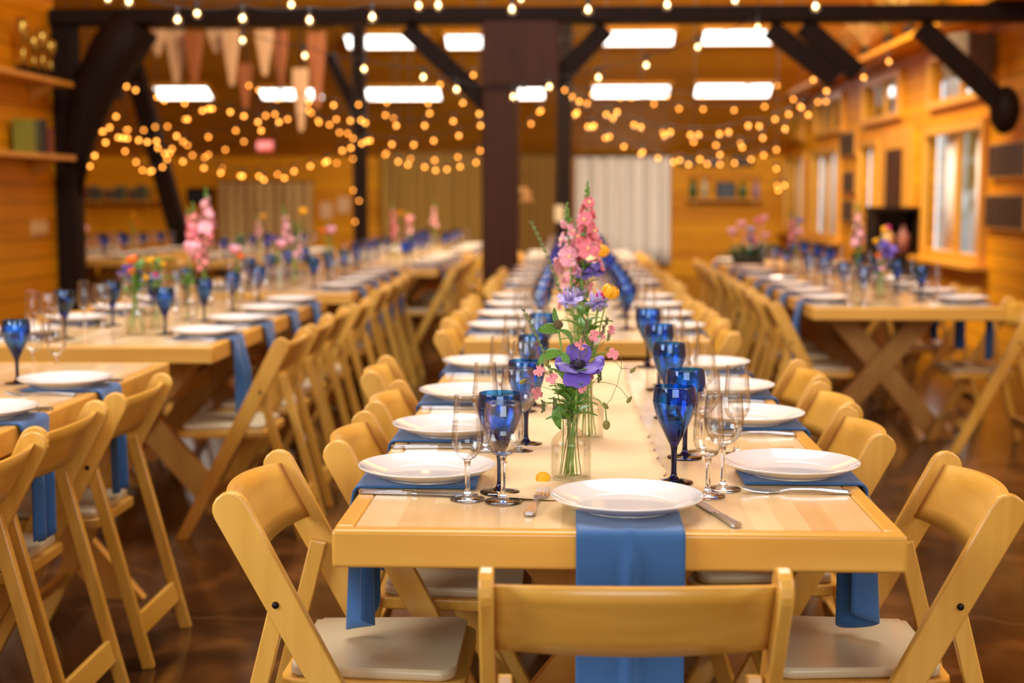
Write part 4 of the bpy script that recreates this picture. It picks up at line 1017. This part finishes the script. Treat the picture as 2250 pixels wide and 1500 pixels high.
# flower basket at the corner of the second right table
def build_basket():
    r = thing('flower_basket', 'low dark basket of mixed flowers on the far left corner of the second right table', 'flower arrangement', (1.40, 11.33, Z + 0.001))
    obj('basket', MB().lathe([(0, 0), (0.11, 0), (0.15, 0.09), (0.145, 0.09), (0.108, 0.008), (0, 0.008)], n=24), plain('dark_wicker', lin(52, 44, 26), 0.8), r)
    rnd = random.Random(4); mb = MB()
    for k in range(110):
        a = rnd.uniform(0, 6.28); leaf(mb, (0.09 * math.cos(a) * rnd.random(), 0.09 * math.sin(a) * rnd.random(), 0.06), a, rnd.uniform(0.5, 1.4), rnd.uniform(.1, .2), 0.03, -0.6)
    solidify(obj('foliage', mb, M['leaf2'], r), 0.001)
    for k, (x, z, s, m) in enumerate([(-0.13, 0.24, .06, 'pale_pink'), (-.06, .30, .055, 'pale_pink'), (0.0, 0.26, .05, 'lilac'), (.06, .33, .05, 'pink'), (.11, .36, .04, 'pale_pink'), (-.10, .17, .035, 'yellow'), (0.05, .17, .045, 'pink'), (.0, .20, .04, 'violet'), (.13, .22, .04, 'pale_pink')]):
        b = MB(); y = rnd.uniform(-.09, .05)
        for ring in range(3):
            for q in range(6): petal(b, Vector((x, y, z)), q * 1.047 + ring * .5, .2 + ring * .4, s * (1 - .2 * ring), s, .3, .7, None, 5, 3)
        b.tube([(x * .3, 0, .05), (x, y, z)], .003, n=5)
        solidify(obj('blossom', b, M[m], r), 0.0008)
build_basket()

# ================================================================== string lights
M['bulb_far'] = glow('bulb_filament_far', (1.0, 0.33, 0.045, 1), 8.0)
M['bulb_near'] = glow('bulb_filament_near', (1.0, 0.60, 0.22, 1), 12.0)
M['bulb_glass'] = thin_glass('bulb_glass', (0.97, 0.95, 0.9, 1), (0.6, 0.55, 0.45, 1), 3.0, 3.0, 0.8)
M['bulb_glass_far'] = thin_glass('bulb_glass_small', (0.985, 0.97, 0.93, 1), (0.85, 0.75, 0.6, 1), 0.5, 4.0, 0.2)
M['cable'] = plain('black_cable', lin(22, 18, 15), 0.6)
def bulb_meshes(tag_, glow_m, rg):
    s = MB().lathe([(0, 0.030), (0.012, 0.030), (0.013, 0.0), (0.010, -0.006), (0, -0.006)], n=12).mesh('socket', M['cable'])
    g = MB().lathe(spline([(0.010, -0.004), (0.012, -0.012), (0.0235, -0.032), (0.0225, -0.048), (0.012, -0.058), (0.0, -0.0605)], 4), n=18).mesh('glass', M['bulb_glass_far' if tag_ == 'far' else 'bulb_glass'])
    f = MB().sphere((0, 0, -0.032), rg, u=10, v=8).mesh('filament', glow_m)
    return s, g, f
BM_FAR = bulb_meshes('far', M['bulb_far'], 0.0125)
BM_NEAR = bulb_meshes('near', M['bulb_near'], 0.0115)
def string_lights(pts, label, meshes):
    """pts: bulb centres in order along the cable"""
    r = thing('string_lights', label, 'string lights', pts[0] + Vector((0, 0, 0.062)), 0, 'strings of light bulbs')
    b0 = Vector(r.location); tops = [p + Vector((0, 0, 0.062)) - b0 for p in pts]
    path = []
    for a, b in zip(tops, tops[1:]):
        for k in range(4): t = k / 4; path.append(a.lerp(b, t) - Vector((0, 0, 0.06 * 4 * t * (1 - t) * min(1, (b - a).length))))
    path.append(tops[-1])
    up = lambda t: Vector((t.x, t.y, min(ZT, roof_z(t.y + b0.y)) - b0.z))
    path = [up(tops[0]), up(tops[0]).lerp(tops[0], 0.95)] + path + [up(tops[-1]).lerp(tops[-1], 0.95), up(tops[-1])]
    obj('cable', MB().tube(path, 0.0035, n=5), M['cable'], r)
    for p in tops:
        o = link('bulb', meshes[1], r, p - Vector((0, 0, 0.030)))
        link('socket', meshes[0], o); link('filament', meshes[2], o)
A_ = [(283, 3), (390, 43), (533, 40), (680, 44), (818, 37), (963, 11), (1125, 20), (1292, 21), (1466, 10), (1615, 0), (1792, 14)]
B_ = [(237, -4), (433, 29), (640, 10), (920, 12), (1145, -4)]
C_ = [(533, 88), (670, 122), (800, 151), (930, 169), (1003, 196), (1128, 212), (1150, 205), (1207, 190), (1315, 170), (1420, 143), (1533, 103), (1665, 60)]
string_lights([at_y(x, y, 7.0) for x, y in A_], 'nearest string of round bulbs across the top of the near beam', BM_NEAR)
string_lights([at_y(x, y, 7.5) for x, y in B_], 'short second string of bulbs along the top left of the near beam', BM_NEAR)
string_lights([at_y(x, y, 9.0) for x, y in C_], 'middle string of round bulbs drooping below the near beam to the middle post', BM_NEAR)
CHAINS = [[(347,325),(362,337),(402,355),(448,369),(485,380),(528,386),(533,387),(569,387),(580,395),(625,391),(646,376),(682,365),(714,357),(719,354),(752,331),(771,325),(795,315),(806,310),(813,309),(861,317),(909,318),(953,309),(1008,298),(1056,276)],[(1258,212),(1273,223),(1291,227),(1332,251),(1347,259),(1393,274),(1408,279),(1460,297),(1473,290),(1517,296),(1535,296),(1581,294),(1601,290),(1644,276),(1668,277),(1725,283),(1776,252),(1816,200),(1868,162),(1898,170),(1953,135)],[(157,379),(175,378),(197,365),(208,342),(232,313),(260,302),(270,303),(280,304),(305,308),(324,312),(344,310),(388,299),(412,262),(445,243),(458,239),(466,239),(506,246),(536,255),(567,268),(574,287),(613,268)],[(275,332),(299,356),(313,374),(330,377),(334,375),(357,367),(367,350),(373,336),(378,327),(402,311),(458,301),(518,287),(584,254),(604,251),(632,262),(701,269),(724,274),(739,262),(788,230),(850,225),(847,253),(865,260)],[(902,349),(955,352),(1006,345),(1055,331),(1135,300),(1167,272),(1185,246),(1189,243),(1241,198),(1301,207),(1363,215),(1387,215),(1437,228),(1492,239),(1545,240),(1613,242),(1680,234),(1743,218),(1797,224),(1815,223),(1758,234)],[(1330,303),(1339,300),(1371,322),(1412,334),(1446,347),(1480,356),(1494,352),(1513,361),(1538,350),(1582,340),(1631,324),(1676,303),(1703,262),(1733,251),(1761,236),(1787,175)],[(617,213),(679,224),(733,231),(770,265),(793,264),(803,270),(871,276),(933,276),(996,266),(1053,250)],[(547,188),(568,198),(610,219),(678,242),(684,248),(699,264),(746,291),(764,293),(776,304)],[(875,355),(896,362),(933,367),(957,374),(982,372),(1011,366),(1046,357),(1069,338)],[(197,309),(189,281),(220,288),(226,289),(241,280),(255,256),(298,198),(240,177),(278,190),(345,213),(361,221),(406,227)],[(278,286),(281,285),(316,286),(341,279),(368,278),(406,262),(412,319),(458,340),(488,368),(423,341),(450,346),(495,329),(536,311),(610,383)],[(1524,312),(1573,319),(1627,314),(1678,341),(1706,371),(1724,407),(1708,407),(1710,418),(1554,360),(1582,361),(1614,358),(1650,350),(1706,329)],[(740,358),(776,349),(846,340),(849,337),(776,418),(789,441),(780,487)],[(1292,278),(1302,278),(1305,276),(1356,246),(1264,251),(1268,247),(1217,109),(1306,69)],[(944,249),(941,227),(1005,197),(1040,165),(967,186),(1017,226)],[(1408,338),(1457,290),(1465,212),(1543,212),(1644,200),(1708,188),(1715,74)]]
NOTE = ['sagging through the left bay to the middle post', 'from the middle post up to the right wall windows', 'lowest at far left below the pale skylights', 'crossing the left bay in the centre', 'from the left bay past both middle posts', 'sagging before the white curtain', 'short, left of the middle post at skylight height', 'short, below the hanging paddles', 'short and low before the tan curtain', 'short, beside the left post', 'above the cream curtain at left', 'lowest before the far right shelf', 'running down the thin left post', 'short, right of the middle post', 'short, under the skylight left of the middle post', 'rising to the top right brace']
DEP = [13.0, 12.4, 12.0, 14.5, 15.0, 13.5, 12.6, 15.6, 13.9, 12.8, 16.5, 14.2, 18.72, 12.1, 13.3, 14.8]
for c, nt_, dp in zip(CHAINS, NOTE, DEP):
    string_lights([at_y(x, y, dp) for x, y in c], 'string of small orange bulbs ' + nt_, BM_FAR)

# ================================================================== things on and along the walls
# paddles hanging from a pole at the back left
yp = 16.0
pole = obj('pole', MB().tube([at_y(300, 52, yp), at_y(735, 52, yp)], 0.05, n=10), M['dark'])
pole.name = 'hanging_pole'; tag(pole, 'dark round pole carrying the row of hanging paddles', 'pole')
pm_a = wood('pale_paddle_wood', lin(184, 134, 90), lin(218, 178, 132), 'X', 'Z', rough=0.5)
pm_b = wood('orange_paddle_wood', lin(132, 68, 26), lin(166, 96, 46), 'X', 'Z', rough=0.5)
def paddle(x, y0, y1, w, m, note):
    k_ = int(note.split('#')[1]); note = note.split('#')[0]; yq = yp + (0.045 if k_ % 2 else -0.045)
    a = at_y(x, y0, yq); b = at_y(x, y1, yq); h = a.z - b.z; wm = w / 195
    r = thing('hanging_paddle', 'tapered wooden paddle hanging %s' % note, 'paddle', (a.x, yq, b.z), 0, 'hanging paddles')
    out = [(-wm / 2, h), (wm / 2, h), (wm * 0.5, h * 0.8), (wm * 0.28, h * 0.35), (wm * 0.16, 0.02), (0, 0), (-wm * 0.16, 0.02), (-wm * 0.28, h * 0.35), (-wm * 0.5, h * 0.8)]
    obj('blade', MB().prism(out, -0.015, 0.015, lambda p, q, t: Vector((p, t, q)), bevel=0.006), m, r)
    obj('loop', MB().tube([(0, 0, h - 0.02), (0, yp - yq, at_y(x, 52, yp).z - b.z)], 0.008, n=6), M['cable'], r)
notes = ['leftmost in the row', 'second from the left in the row', 'third from the left in the row', 'fourth from the left, short and wide', 'fifth from the left in the row', 'sixth from the left, low', 'seventh from the left in the row', 'eighth from the left in the row', 'ninth from the left, low', 'last on the right of the row']
for (x, y0, y1, w, m), nn in zip([(345, 66, 125, 34, pm_a), (385, 62, 185, 44, pm_a), (425, 70, 185, 42, pm_b), (475, 58, 118, 44, pm_a), (507, 66, 190, 36, pm_a), (538, 140, 240, 32, pm_b), (580, 66, 168, 38, pm_a), (615, 68, 190, 34, pm_b), (660, 150, 290, 34, pm_a), (695, 70, 240, 40, pm_b)], ['%s#%d' % (n_s, k_) for k_, n_s in enumerate(notes)]):
    paddle(x, y0, y1, w, m, nn)
# lit exit sign on the far wall
YX = 21.0; px_, pz_ = at_y(583, 320, YX).x, at_y(583, 320, YX).z
ex = thing('exit_sign', 'small red glowing exit sign hanging before the far wall at left', 'sign', (px_, YX, pz_))
obj('case', MB().box((0, 0.0, 0), (0.26, 0.05, 0.17), bevel=0.006), plain('sign_case', lin(60, 20, 14), 0.5), ex)
obj('face', MB().box((0, -0.027, 0), (0.24, 0.004, 0.15)), glow('exit_red', (1.0, 0.13, 0.09, 1), 0.9), ex)
for q in (-0.1, 0.1): obj('hanger', MB().tube([(q, 0, 0.084), (q, 0, roof_z(YX) - pz_)], 0.006, n=6), M['cable'], ex)
cu = bpy.data.curves.new('exit_text', 'FONT'); cu.body = 'EXIT'; cu.size = 0.11; cu.align_x = 'CENTER'; cu.align_y = 'CENTER'; cu.extrude = 0.002
tx0 = bpy.data.objects.new('lettering_curve', cu); C.objects.link(tx0)
bpy.context.view_layer.update()
me_tx = bpy.data.meshes.new_from_object(tx0.evaluated_get(bpy.context.evaluated_depsgraph_get())); bpy.data.objects.remove(tx0)
tx = link('lettering', me_tx, ex); tx.location = (0, -0.031, 0); tx.rotation_euler = (PI / 2, 0, 0)
me_tx.materials.clear(); me_tx.materials.append(glow('exit_letters', (1.0, 0.55, 0.5, 1), 1.4))
# shelf with bottles on the far right wall
sx0, sz0 = far(1508, 438); sx1, _ = far(1672, 438)
sh = thing('wall_shelf', 'small wooden shelf on the far wall right of the white curtain', 'shelf', ((sx0 + sx1) / 2, YE - 0.12, sz0))
obj('board', MB().box((0, 0, 0), (sx1 - sx0, 0.22, 0.03)), M['trim'], sh)
obj('back_board', MB().box((0, 0.1, 0.2), (sx1 - sx0, 0.015, 0.42)), M['pine_x'], sh)
for s in (-1, 1): obj('bracket', MB().box((s * (sx1 - sx0) * 0.4, 0.04, -0.06), (0.03, 0.14, 0.09)), M['trim'], sh)
def jar(name, loc, r, h, col, label, cat, group):
    t = thing(name, label, cat, loc, 0, group)
    obj('body', MB().lathe([(0, 0), (r, 0), (r, h * 0.62), (r * 0.4, h * 0.78), (r * 0.35, h * 0.95), (0, h * 0.95)], n=16), plain('bottle_%s' % label.split()[0], col, 0.15), t)
    obj('cap', MB().lathe([(0, h * 0.951), (r * 0.4, h * 0.951), (r * 0.4, h), (0, h)], n=12), M['bolt'], t)
for k, (x, col, lab, h) in enumerate([(1521, lin(20, 84, 46), 'green bottle at the left end of the far wall shelf', 0.34), (1546, lin(200, 180, 140), 'cream bottle second from left on the far wall shelf', 0.36), (1630, lin(30, 90, 40), 'dark green bottle right of the black box on the far wall shelf', 0.28), (1658, lin(160, 110, 130), 'mauve bottle at the right end of the far wall shelf', 0.30)]):
    jar('bottle', (far(x, 430)[0], YE - 0.13, sz0 + 0.0155), 0.06, h, col, lab, 'bottle', 'bottles on the far wall shelf')
bx = thing('speaker_box', 'black box with grey face on the far wall shelf', 'box', (far(1592, 430)[0], YE - 0.13, sz0 + 0.0155))
obj('case', MB().box((0, 0, 0.13), (0.3, 0.18, 0.26), bevel=0.01), plain('black_case', lin(34, 32, 36), 0.5), bx)
obj('grille', MB().box((0, -0.092, 0.13), (0.24, 0.006, 0.20)), plain('grey_grille', lin(70, 72, 84), 0.6), bx)
# framed photographs on the far wall above that shelf
for k, (x0_, x1_, y0_, y1_, col, lab) in enumerate([(1490, 1530, 312, 366, lin(92, 70, 48), 'left framed photo under the skylights on the far right wall'), (1545, 1590, 312, 366, lin(120, 92, 80), 'middle framed photo under the skylights on the far right wall'), (1605, 1655, 312, 366, lin(84, 60, 44), 'right framed photo under the skylights on the far right wall')]):
    xa, za = far(x0_, y0_); xb, zb = far(x1_, y1_); za = min(za, 1.93)
    f = thing('framed_photo', lab, 'picture', ((xa + xb) / 2, YE - 0.02, (za + zb) / 2), 0, 'framed photos on the far wall')
    obj('frame', MB().box((0, 0, 0), (xb - xa, 0.03, za - zb), bevel=0.006), M['dark'], f); obj('print', MB().box((0, -0.017, 0), (xb - xa - 0.07, 0.003, za - zb - 0.07)), plain('print_%d' % k, col, 0.4, noise=0.3, nscale=8), f)
# dark board on the far wall at left, and papers pinned at right of the cream curtain
xa, za = far(412, 412); xb, zb = far(468, 448)
f = thing('chalkboard', 'small black chalkboard on the far wall behind the tall pink flowers', 'chalkboard', ((xa + xb) / 2, YE - 0.02, (za + zb) / 2))
obj('frame', MB().box((0, 0, 0), (xb - xa, 0.03, za - zb)), M['dark'], f); obj('slate', MB().box((0, -0.017, 0), (xb - xa - 0.06, 0.004, za - zb - 0.06)), plain('slate', lin(18, 16, 16), 0.6), f)
for k, (x, y, lab) in enumerate([(717, 462, 'left pinned paper notice right of the cream curtain'), (755, 450, 'right pinned paper notice right of the cream curtain')]):
    xx, zz = far(x, y); tag(obj('paper_notice', MB().box((0, 0, 0), (0.2, 0.004, 0.26)), plain('paper_%d' % k, lin(222, 176, 130), 0.8), None, (xx, YE - 0.006, zz)), lab, 'notice')
# low bookcase on the far wall at left
xa, za = far(180, 405); xb, zb = far(365, 440)
bs = thing('book_shelf', 'long wall shelf of books at the far left', 'shelf', ((xa + xb) / 2, YE - 0.12, zb)); obj('board', MB().box((0, 0, -0.015), (xb - xa, 0.22, 0.03)), M['trim'], bs)
obj('bracket', MB().box((-.4, 0.04, -0.07), (0.03, 0.14, 0.08)), M['trim'], bs); obj('bracket', MB().box((.4, 0.04, -0.07), (0.03, 0.14, 0.08)), M['trim'], bs)
rnd = random.Random(21); xx = xa + 0.1; k = 0; BOOKC = [lin(120, 40, 20), lin(70, 78, 60), lin(96, 76, 44), lin(60, 60, 70), lin(84, 96, 50), lin(140, 96, 40)]
BWORD = ['rust red', 'grey green', 'tan', 'slate', 'olive', 'ochre']
bms = [plain('book_cloth_%d' % i, c, 0.7) for i, c in enumerate(BOOKC)]
while xx < xb - 0.12 and k < 18:
    w = rnd.uniform(0.04, 0.075); h = rnd.uniform(0.16, 0.26); c = k % 6
    b = thing('book', '%s book, number %d from the left on the far left wall shelf' % (BWORD[c], k + 1), 'book', (xx + w / 2, YE - 0.12, zb + 0.0005), 0, 'books on the far left shelf')
    obj('cover', MB().box((0, 0, h / 2), (w, 0.15, h), bevel=0.003), bms[c], b); obj('pages', MB().box((0, 0.0, h - 0.001), (w - 0.012, 0.13, 0.006)), M['plate'], b)
    xx += w + 0.004; k += 1
# pale blue narrow window at far left, shown by an added glowing upright form
xx, zz = far(149, 500)
wl = thing('narrow_window_stand_in', 'pale blue glowing stand-in for a narrow window at far left beside the left post', 'window stand-in', (xx, YE - 0.1, 0.62))
obj('shade', MB().lathe([(0, 0.02), (0.09, 0.02), (0.10, 0.1), (0.10, 0.44), (0.07, 0.5), (0, 0.5)], n=20), glow('window_glow_pale_blue', (0.62, 0.84, 0.90, 1), 0.55), wl)
obj('cap', MB().lathe([(0, 0.501), (0.09, 0.501), (0.05, 0.58), (0, 0.6)], n=16), M['dark'], wl)
obj('stand', MB().lathe([(0, -0.62), (0.12, -0.62), (0.12, -0.58), (0.03, -0.55), (0.03, 0.0), (0.09, 0.019), (0, 0.019)], n=16), M['dark'], wl)
# straw hat lampshade on the far side of the middle post
q = at_y(1150, 430, 11.6)
hl = thing('straw_hat', 'straw coloured hat hanging behind the right side of the middle post', 'hat', (-0.41, YA + 0.30, at_y(1150, 443, YA + 0.3).z))
obj('brim', MB().lathe([(0, 0.0), (0.075, 0.0), (0.12, 0.01), (0.119, 0.004), (0.075, -0.006), (0, -0.006)], n=24), plain('straw', lin(226, 176, 104), 0.8), hl)
obj('crown', MB().lathe([(0.088, 0.003), (0.084, 0.07), (0.06, 0.11), (0, 0.12)], n=20), plain('straw_crown', lin(220, 168, 96), 0.8), hl)
obj('peg', MB().tube([(0.0, -0.163, 0.05), (0.0, -0.08, 0.05)], 0.012, n=8), M['dark'], hl)
# thermostat on the thin post
q = at_y(1214, 470, YB - 0.3); tag(obj('wall_thermostat', MB().box((0, 0, 0), (0.12, 0.05, 0.22), bevel=0.01), plain('ivory_plastic', lin(206, 180, 140), 0.5), None, (pb - 0.06, YB - 0.126, q.z)), 'ivory switch box on the thin dark post left of the white curtain', 'switch box')
# plaque boards, cabinet, small boards on the right wall
def wall_board(x0_, x1_, y0_, y1_, lab, slats=True):
    a = at_x(x1_, 430, XR).y; b = at_x(x0_, 430, XR).y; ym = (a + b) / 2
    zt = EYE.z - (y0_ - 430) * XR / ((x0_ + x1_) / 2 - 1257); zbm = EYE.z - (y1_ - 430) * XR / ((x0_ + x1_) / 2 - 1257)
    r = thing('plaque_board', lab, 'plaque board', (XR - 0.02, ym, (zt + zbm) / 2), 0, 'plaque boards on the right wall')
    obj('board', MB().box((0, 0, 0), (0.035, b - a, zt - zbm)), M['leg'], r)
    n = max(2, int((b - a) / 0.16))
    for k in range(n): obj('plaque', MB().box((-0.022, -(b - a) / 2 + (b - a) * (k + 0.5) / n, 0), (0.01, (b - a) / n * 0.78, (zt - zbm) * 0.86)), plain('plaque', lin(56, 34, 18), 0.4) if k == 0 and 'plaque' not in bpy.data.materials else bpy.data.materials['plaque'], r)
wall_board(2180, 2262, 312, 392, 'upper dark plaque board on the right wall at the frame edge')
wall_board(2176, 2262, 425, 505, 'lower dark plaque board on the right wall at the frame edge')
wall_board(1857, 1884, 375, 425, 'small upper dark board between two tall windows')
wall_board(1857, 1884, 438, 488, 'small lower dark board between two tall windows')
wall_board(1850, 1882, 290, 345, 'small dark board between two small high windows')
# open cabinet against the right wall, its open front towards the room's near end
cb = thing('open_cabinet', 'dark open wooden cabinet against the right wall before the nearest tall window', 'cabinet', (XR - 0.235, 14.5, 0))
for q in (-1, 1): obj('side_panel', MB().box((q * 0.205, 0, 0.58), (0.04, 0.42, 1.16)), M['dark'], cb)
obj('back_panel', MB().box((0, 0.2, 0.58), (0.37, 0.02, 1.16)), M['red_dark'], cb)
obj('top_board', MB().box((0, -0.01, 1.18), (0.465, 0.46, 0.04)), M['dark'], cb)
for z in (0.06, 0.40, 0.72): obj('shelf', MB().box((0, -0.01, z), (0.37, 0.40, 0.03)), M['red_dark'], cb)
for dx, col, lab in ((-0.07, lin(214, 164, 104), 'tan jar on the upper shelf of the open cabinet'), (0.09, lin(150, 92, 74), 'pinkish jar on the upper shelf of the open cabinet')):
    jar('jar', (XR - 0.235 + dx, 14.38, 0.7355), 0.065, 0.30, col, lab, 'jar', 'jars in the cabinet')
# door panel beside it
a, b = on_right(2008), on_right(1940)
dr = MB(); dr.box((XR - 0.02, (a + b) / 2, 1.0), (0.05, b - a, 2.0))
d1 = structure('door_1', dr, M['trim']); obj('door_panel', MB().box((XR - 0.05, (a + b) / 2, 1.45), (0.02, (b - a) * 0.5, 0.7)), M['red_dark'], d1); obj('handle', MB().sphere((XR - 0.075, a + 0.12, 1.0), 0.035), M['bolt'], d1)
# dark mounts and dried bundles up on the right ledge
for k, (x, y, Y, s, col, lab) in enumerate([(1868, 95, 15.3, .30, lin(150, 120, 30), 'first tall dried grass bundle on the right ledge'), (1915, 90, 14.4, .28, lin(176, 140, 70), 'second pale dried bundle on the right ledge'), (1965, 85, 13.4, .26, lin(168, 140, 20), 'third yellow dried bundle on the right ledge'), (1800, 140, 16.5, .28, lin(190, 150, 84), 'far pale dried bundle on the right ledge'), (1770, 200, 18.5, .26, lin(160, 124, 60), 'farthest dried bundle on the right ledge')]):
    r = thing('dried_bundle', lab, 'dried plants', (XR - 0.14, Y, 2.811), 0, 'dried bundles on the ledge'); mb = MB(); rnd = random.Random(k)
    for q in range(60):
        a = rnd.uniform(0, 6.28); leaf(mb, (0, 0, 0.15), a, rnd.uniform(.8, 1.5), rnd.uniform(.3, .5), .035, rnd.uniform(-.7, .1))
    solidify(obj('foliage', mb, plain('dried_%d' % k, col, 0.8), r), 0.001)
    obj('pot', MB().lathe([(0, 0), (0.06, 0), (0.07, 0.16), (0.06, 0.16), (0.05, 0.01), (0, 0.01)], n=16), M['dark'], r)
# loudspeaker in the top right corner
q = at_y(2160, 130, 12.2)
sp = thing('loudspeaker', 'grey loudspeaker mounted high on the right wall at the frame corner', 'loudspeaker', (XR - 0.19, 12.0, 2.46))
obj('case', MB().box((0, 0, 0), (0.28, 0.26, 0.34), Matrix.Rotation(0.5, 3, 'Z'), bevel=0.01), plain('grey_case', lin(120, 96, 70), 0.6), sp)
obj('mount', MB().box((0.13, 0, 0.1), (0.12, 0.05, 0.05)), M['bolt'], sp)
# left wall: two shelves with trophies, bottles and books; a bank of switches
def left_pt(x, y): return at_x(x, y, XL)
for nm, yy, lab in (('upper', 172, 'upper wooden shelf on the near left wall'), ('lower', 338, 'lower wooden shelf on the near left wall')):
    z = left_pt(50, yy + 6).z; y0_, y1_ = 9.2, 10.72
    s = thing('wall_shelf', lab, 'shelf', (XL + 0.12, (y0_ + y1_) / 2, z)); obj('board', MB().box((0, 0, 0), (0.24, y1_ - y0_, 0.035)), M['trim'], s)
    for q in (-.5, .5): obj('bracket', MB().prism([(-0.12, -0.018), (0.08, -0.018), (-0.12, -0.16)], q - 0.015, q + 0.015, lambda p, w, t: Vector((p, t, w))), M['trim'], s)
    if nm == 'upper': zu = z + 0.018
    else: zl = z + 0.018
TRO = plain('gilt_metal', lin(190, 160, 70), 0.25, metal=0.9)
def trophy(y, h, lab):
    t = thing('trophy', lab, 'trophy', (XL + 0.12, y, zu + 0.0005), 0, 'trophies on the upper left shelf')
    obj('base', MB().box((0, 0, 0.03), (0.09, 0.09, 0.06), bevel=0.004), M['dark'], t)
    obj('column', MB().lathe([(0, 0.06), (0.02, 0.06), (0.016, h * 0.55), (0, h * 0.55)], n=12), TRO, t)
    obj('cup', MB().lathe([(0, h * 0.551), (0.02, h * 0.56), (0.045, h * 0.8), (0.04, h), (0.036, h), (0.03, h * 0.75), (0, h * 0.65)], n=16), TRO, t)
for y, h, lab in ((10.05, 0.40, 'trophy cup nearest the frame edge on the upper left shelf'), (10.25, 0.30, 'short trophy cup, second on the upper left shelf'), (10.42, 0.36, 'trophy cup third on the upper left shelf'), (10.58, 0.30, 'trophy cup beside the post on the upper left shelf')): trophy(y, h, lab)
for k, (y, w, h, col, lab) in enumerate([(10.02, .07, .22, lin(120, 116, 20), 'olive yellow box on the lower left shelf'), (10.12, .06, .22, lin(70, 76, 30), 'green box on the lower left shelf'), (10.23, .10, .23, lin(24, 20, 16), 'black box on the lower left shelf'), (10.36, .06, .17, lin(128, 40, 24), 'red box on the lower left shelf')]):
    b = thing('storage_box', lab, 'box', (XL + 0.12, y, zl + 0.0005)); obj('body', MB().box((0, 0, h / 2), (0.14, w, h), bevel=0.003), plain('box_%d' % k, col, 0.5), b); obj('lid', MB().box((0, 0, h + 0.008), (0.15, w + 0.006, 0.014)), plain('lid_%d' % k, tuple(c * 1.3 for c in col[:3]) + (1,), 0.5), b)
sw = thing('switch_plate', 'bank of ivory light switches on the near left wall', 'switch plate', (XL + 0.006, left_pt(85, 500).y, left_pt(85, 500).z))
obj('plate', MB().box((0, 0, 0), (0.01, 0.32, 0.12), bevel=0.003), plain('ivory_plate', lin(214, 168, 96), 0.5), sw)
for k in range(4): obj('toggle', MB().box((0.008, -0.12 + 0.08 * k, 0), (0.012, 0.02, 0.035)), plain('toggle', lin(226, 190, 130), 0.5) if k == 0 else bpy.data.materials['toggle'], sw)

# ================================================================== outside the windows
M['ground'] = plain('outdoor_ground', lin(96, 110, 60), 0.9)
structure('ground', MB().box((9, 16, -0.3), (10, 30, 0.1)), M['ground'])
hm = plain('garden_leaves', lin(110, 160, 92), 0.8, noise=0.4, nscale=5)
for k, (x, y, s) in enumerate([(8.2, 12.0, 1.2), (8.6, 15.4, 1.3), (8.0, 18.6, 1.2), (8.8, 21.8, 1.3), (7.6, 25.2, 1.1)]):
    r = thing('garden_tree', 'leafy green tree outside, seen through the %s right window' % ['nearest', 'second', 'third', 'fourth', 'farthest'][k], 'tree', (x, y, -0.25)); mb = MB(); rnd = random.Random(k)
    for q in range(260):
        d = Vector((rnd.gauss(0, 1), rnd.gauss(0, 1), rnd.gauss(0, 1))).normalized() * rnd.uniform(.5, 1)
        leaf(mb, d * s + Vector((0, 0, 2.4)), rnd.uniform(0, 6.28), rnd.uniform(-1, 1), .5, .25, -.4)
    solidify(obj('crown', mb, hm, r), 0.002); obj('trunk', MB().tube([(0, 0, 0), (0.05, 0, 1.2), (0, 0, 2.4)], [.12, .1, .06], n=8), M['dark'], r)
for h in tall + clere:
    area('window_daylight', (XR + 0.75, (h[0] + h[1]) / 2, (h[2] + h[3]) / 2 + 0.35), (XR - 2, (h[0] + h[1]) / 2 - .3, (h[2] + h[3]) / 2 - .6), h[1] - h[0], h[3] - h[2], 7 * (h[1] - h[0]) * (h[3] - h[2]), (0.95, 0.98, 1.0))

for p in [CHAIR, TABLE, GOBLET, WINE, FLUTE, FORK, KNIFE, VASE] + list(K.values()): p.finish()
